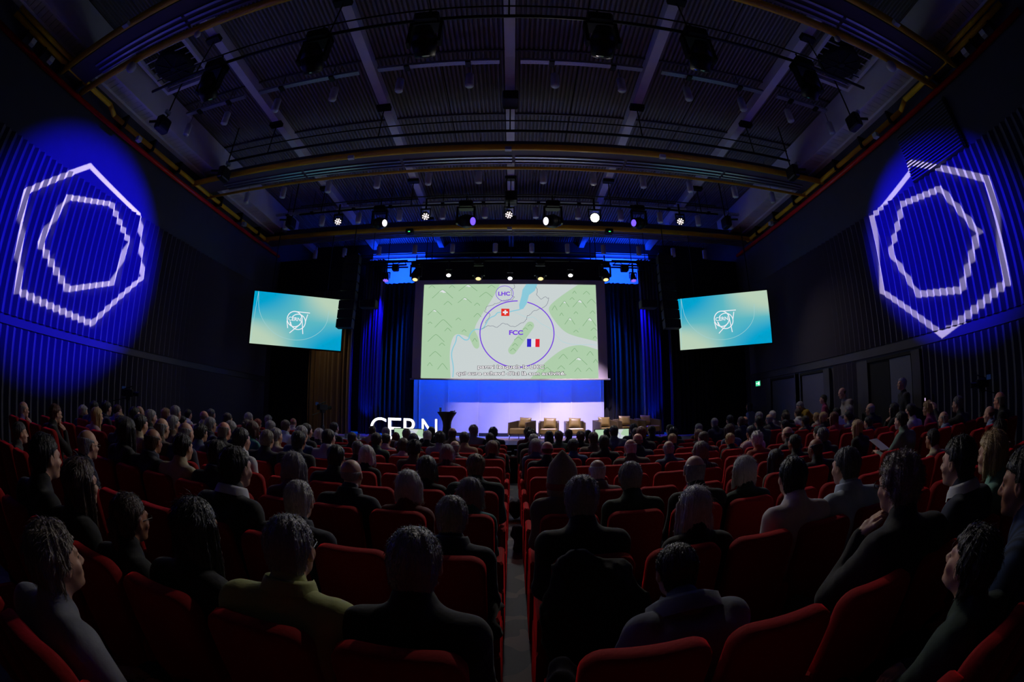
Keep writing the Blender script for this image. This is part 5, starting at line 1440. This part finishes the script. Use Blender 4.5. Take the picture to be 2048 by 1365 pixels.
for p in PEOPLE:
    x, k, z, style, col, top, pose, gl, px = p
    female = style in ('bob', 'long', 'ponytail', 'bun', 'hood')
    near = k <= 2
    var = SPECIAL.get(px) or {'chin': 'chin_l' if x > 0 else 'chin_r', 'crossed': 'crossed', 'phone': 'phone', 'paper': 'hold'}.get(pose) or (rnd.choice(('w0', 'w1')) if female else rnd.choice(('m0', 'm1', 'm2')))
    V = VAR[var]; hp, hy = V.get('hp', 0), V.get('hy', 0)
    sc = min(max(z/1.2, .92), 1.075)
    rz = {-1: 0, 0: 0}.get(k, 0)+rnd.uniform(-.08, .08)+(.10 if x < -3 else (-.10 if x > 3 else 0))*-1
    what = {'hood': 'person in beige knitted hood', 'shaved': 'bald person', 'bald': 'balding person'}.get(style) or hairword(style, col)+' person'
    extra = {'chin': ' with hand on chin', 'crossed': ' with folded arms', 'phone': ' raising a phone', 'paper': ' holding papers'}.get(pose, ' in '+TOPS[top][1])
    if style == 'hood': extra = ''
    y = ROWS[k]+.30+(.02 if k < 0 else 0)
    root = thing('person', '%s%s, %s row from stage, %s person %s of aisle' % (what, extra, ORD[10-k], ORD[rank[p]], 'left' if x < 0 else 'right'), 'person', (x, y, rise(x, k)), rz, 'seated audience')
    root.scale = (sc, sc, sc)
    sk = skinm
    if style in ('shaved', 'bald') and col == 'red': sk = skin3
    elif col in ('dark', 'brown') and rnd.random() < .25: sk = skin2
    b = dress(root, seated(var, near), sk, top_mat(top), trous[rnd.randrange(3)])
    hd = V.get('J', SEATED)['head']
    if style == 'hood': hood(root, hd)
    else: add_hair(root, style, col if not (style in ('shaved', 'bald') and col == 'red') else 'greybrown', hd, hp, hy, 1 if k > 2 else 2, .0065 if k > 2 else .0048)
    if gl:
        g = put('glasses', GLASS, None, root); g.location = hd; g.scale = (HS, HS, HS); g.rotation_euler = (Matrix.Rotation(hy, 3, 'Z') @ Matrix.Rotation(hp, 3, 'X')).to_euler()
    if top in ('polo', 'denim', 'navysuit', 'blacksuit', 'navy', 'paleblue', 'lightblue', 'palegrey', 'taupe', 'white') and style != 'hood':
        c = put('collar', COLLAR, None, root); 
        if not c.data.materials: c.data.materials.append(blackm)
        c.material_slots[0].link = 'OBJECT'; c.material_slots[0].material = top_mat('white' if top in ('navysuit', 'blacksuit') else top)
        c.location = (0, -.052, 1.06) if px != 1358 else (0, .2, .98); c.rotation_euler = (-.25, 0, 0)
    if px == 1358:      # hood of the jacket lying on the shoulders
        h = put('jacket_hood', collar_mesh(.085, .098, .05), top_mat('denim'), root); h.location = (0, .165, .945); h.rotation_euler = (-.6, 0, 0)
    if pose == 'phone':
        ph = thing('phone', 'phone held up by the person in the far right block', 'phone', (x-.23*sc, y+.37*sc, 1.27*sc+rise(x, k)), .1)
        MB().rbox((-.038, -.005, -.02), (.038, .005, .13), .003).obj('case', blackmetal, ph); MB().box((-.034, -.0065, -.014), (.034, -.005, .124)).obj('screen', mat('phone_screen', srgb(60, 62, 66), .2), ph)
    if pose == 'paper':
        pp = MB().box((-.10, -.07, 0), (.10, .22, .003)).obj('paper_sheet', pap); pp.location = (x, y+.36*sc, .86*sc+rise(x, k)); pp.rotation_euler = (.5, 0, .1)
        tag(pp, 'white paper sheet held by the person in sage green jumper', 'paper')

# ------------------------------------------------------------------ people standing by the right wall
ST = dict(head=(0, .0, 1.62), neck=(0, -.045, 1.45), chest=(0, -.04, 1.30), belly=(0, -.02, 1.08), hip=(0, -.02, .94), sh=(.175, -.045, 1.385), el=(.235, -.05, 1.12), wr=(.22, .06, .88), hand=(.215, .10, .80),
          hipj=(.085, -.02, .90), knee=(.10, .0, .50), ank=(.10, -.03, .10), toe=(.12, .13, .045))
BEND = dict(ST); BEND.update(head=(0, .36, 1.38), neck=(0, .25, 1.25), chest=(0, .17, 1.15), belly=(0, .05, 1.02), sh=(.175, .18, 1.23), el=(.23, .26, 1.0), wr=(.14, .40, .88), hand=(.12, .46, .82))
REACH = dict(ST); REACH.update(head=(0, .10, 1.60), neck=(0, .03, 1.44), el=(.25, .08, 1.10), wr=(.19, .30, 1.08), hand=(.17, .38, 1.08))
def standing(name, J, loc, rz, sc, style, col, top, label, hp=0, hy=0, male=True, trou=0, sk=None, gl=False):
    f = figure(J, hp, hy, male, ('x', 'x'), 1.0, False, True, 31)
    hc = J['head']
    key = ('st', name)
    me = figure_mesh('standing_figure', .016, .0095, f, hc, ((-.36, .36), (-.28, .62), (-.01, hc[2]+.17)))
    root = thing('person', label, 'person', loc, rz, 'people standing by the right wall'); root.scale = (sc,)*3
    dress(root, me, sk or skinm, top_mat(top), trous[trou]); add_hair(root, style, col, hc, hp, hy)
    if gl: g = put('glasses', GLASS, None, root); g.location = hc; g.rotation_euler = (hp, 0, hy)
    return root
dm = standing('door', ST, (7.72, 6.33, RISE), 1.1, 1.065, 'short', 'grey', 'black', 'grey-haired person in black jacket with lanyard standing before the double door', .1)
ly = MB().path([(-.06, .02, 1.44), (0, .085, 1.2), (.06, .02, 1.44)], .004, 5).obj('lanyard', mat('lanyard_strap', srgb(60, 60, 70), .7), dm)
MB().box((-.035, .085, 1.08), (.035, .09, 1.2)).obj('badge', pap, ly)
standing('beige', REACH, (7.72, 8.3, RISE), 1.25, 1.06, 'shaved', 'brown', 'beigetop', 'shaven-headed person in beige jumper standing with one hand forward', -.25)
standing('magenta', ST, (7.85, 9.4, RISE), .9, .985, 'short', 'dark', 'magenta', 'person in magenta jumper over white collar standing beside the mustard jacket', 0, 0, True, 0, None, True)
standing('yellow', BEND, (7.75, 9.75, RISE), 1.0, 1.06, 'short', 'grey', 'yellow', 'person in mustard jacket bending forward near the right wall', -.4)
standing('exit', ST, (7.3, 12.6, 0), .6, 1.04, 'long', 'dark', 'paleblouse', 'long dark-haired person in pale blouse standing below the exit sign', 0, 0, False)

# jackets and bags left by the aisle
def cloth_lump(name, loc, r, m, label, seed):
    def f(P):
        P = P.astype(np.float32)
        d = elld(P, (0, 0, 0), r)+wob(P, 18, seed, .03)+wob(P, 45, seed+2, .008)
        return d, None
    V, F = nets(axis_pts(-r[0]-.08, r[0]+.08, .014), axis_pts(-r[1]-.08, r[1]+.08, .014), axis_pts(-r[2]-.08, r[2]+.08, .014), f)
    o = put(name, net_object_mesh(name, V, F, None, [m])); o.location = loc
    return tag(o, label, 'jacket' if 'jacket' in name else 'bag')
cloth_lump('jacket', (-.10, 2.15, .60), (.07, .2, .15), top_mat('black'), 'black jacket hanging over the aisle armrest, second row from camera', 41)
cloth_lump('jacket', (.17, 1.42, .42), (.08, .24, .30), top_mat('black'), 'long black coat hanging into the aisle beside the right block', 42)
cloth_lump('backpack', (.04, 7.0, .18), (.1, .16, .17), top_mat('navy'), 'dark backpack standing in the aisle between the front rows', 43)
cloth_lump('backpack', (.07, 5.3, .16), (.09, .14, .15), top_mat('black'), 'small black backpack on the aisle floor right side', 44)
cloth_lump('jacket', (.36, 1.90, .70), (.25, .085, .36), top_mat('black'), 'black coat draped over the aisle seat back, right block', 46)
# tidy: make sure no prototype is left unlabelled
for o in list(SC.objects):
    if o.parent is None and o.type == 'EMPTY' and o.get('label') == '': C.objects.unlink(o)
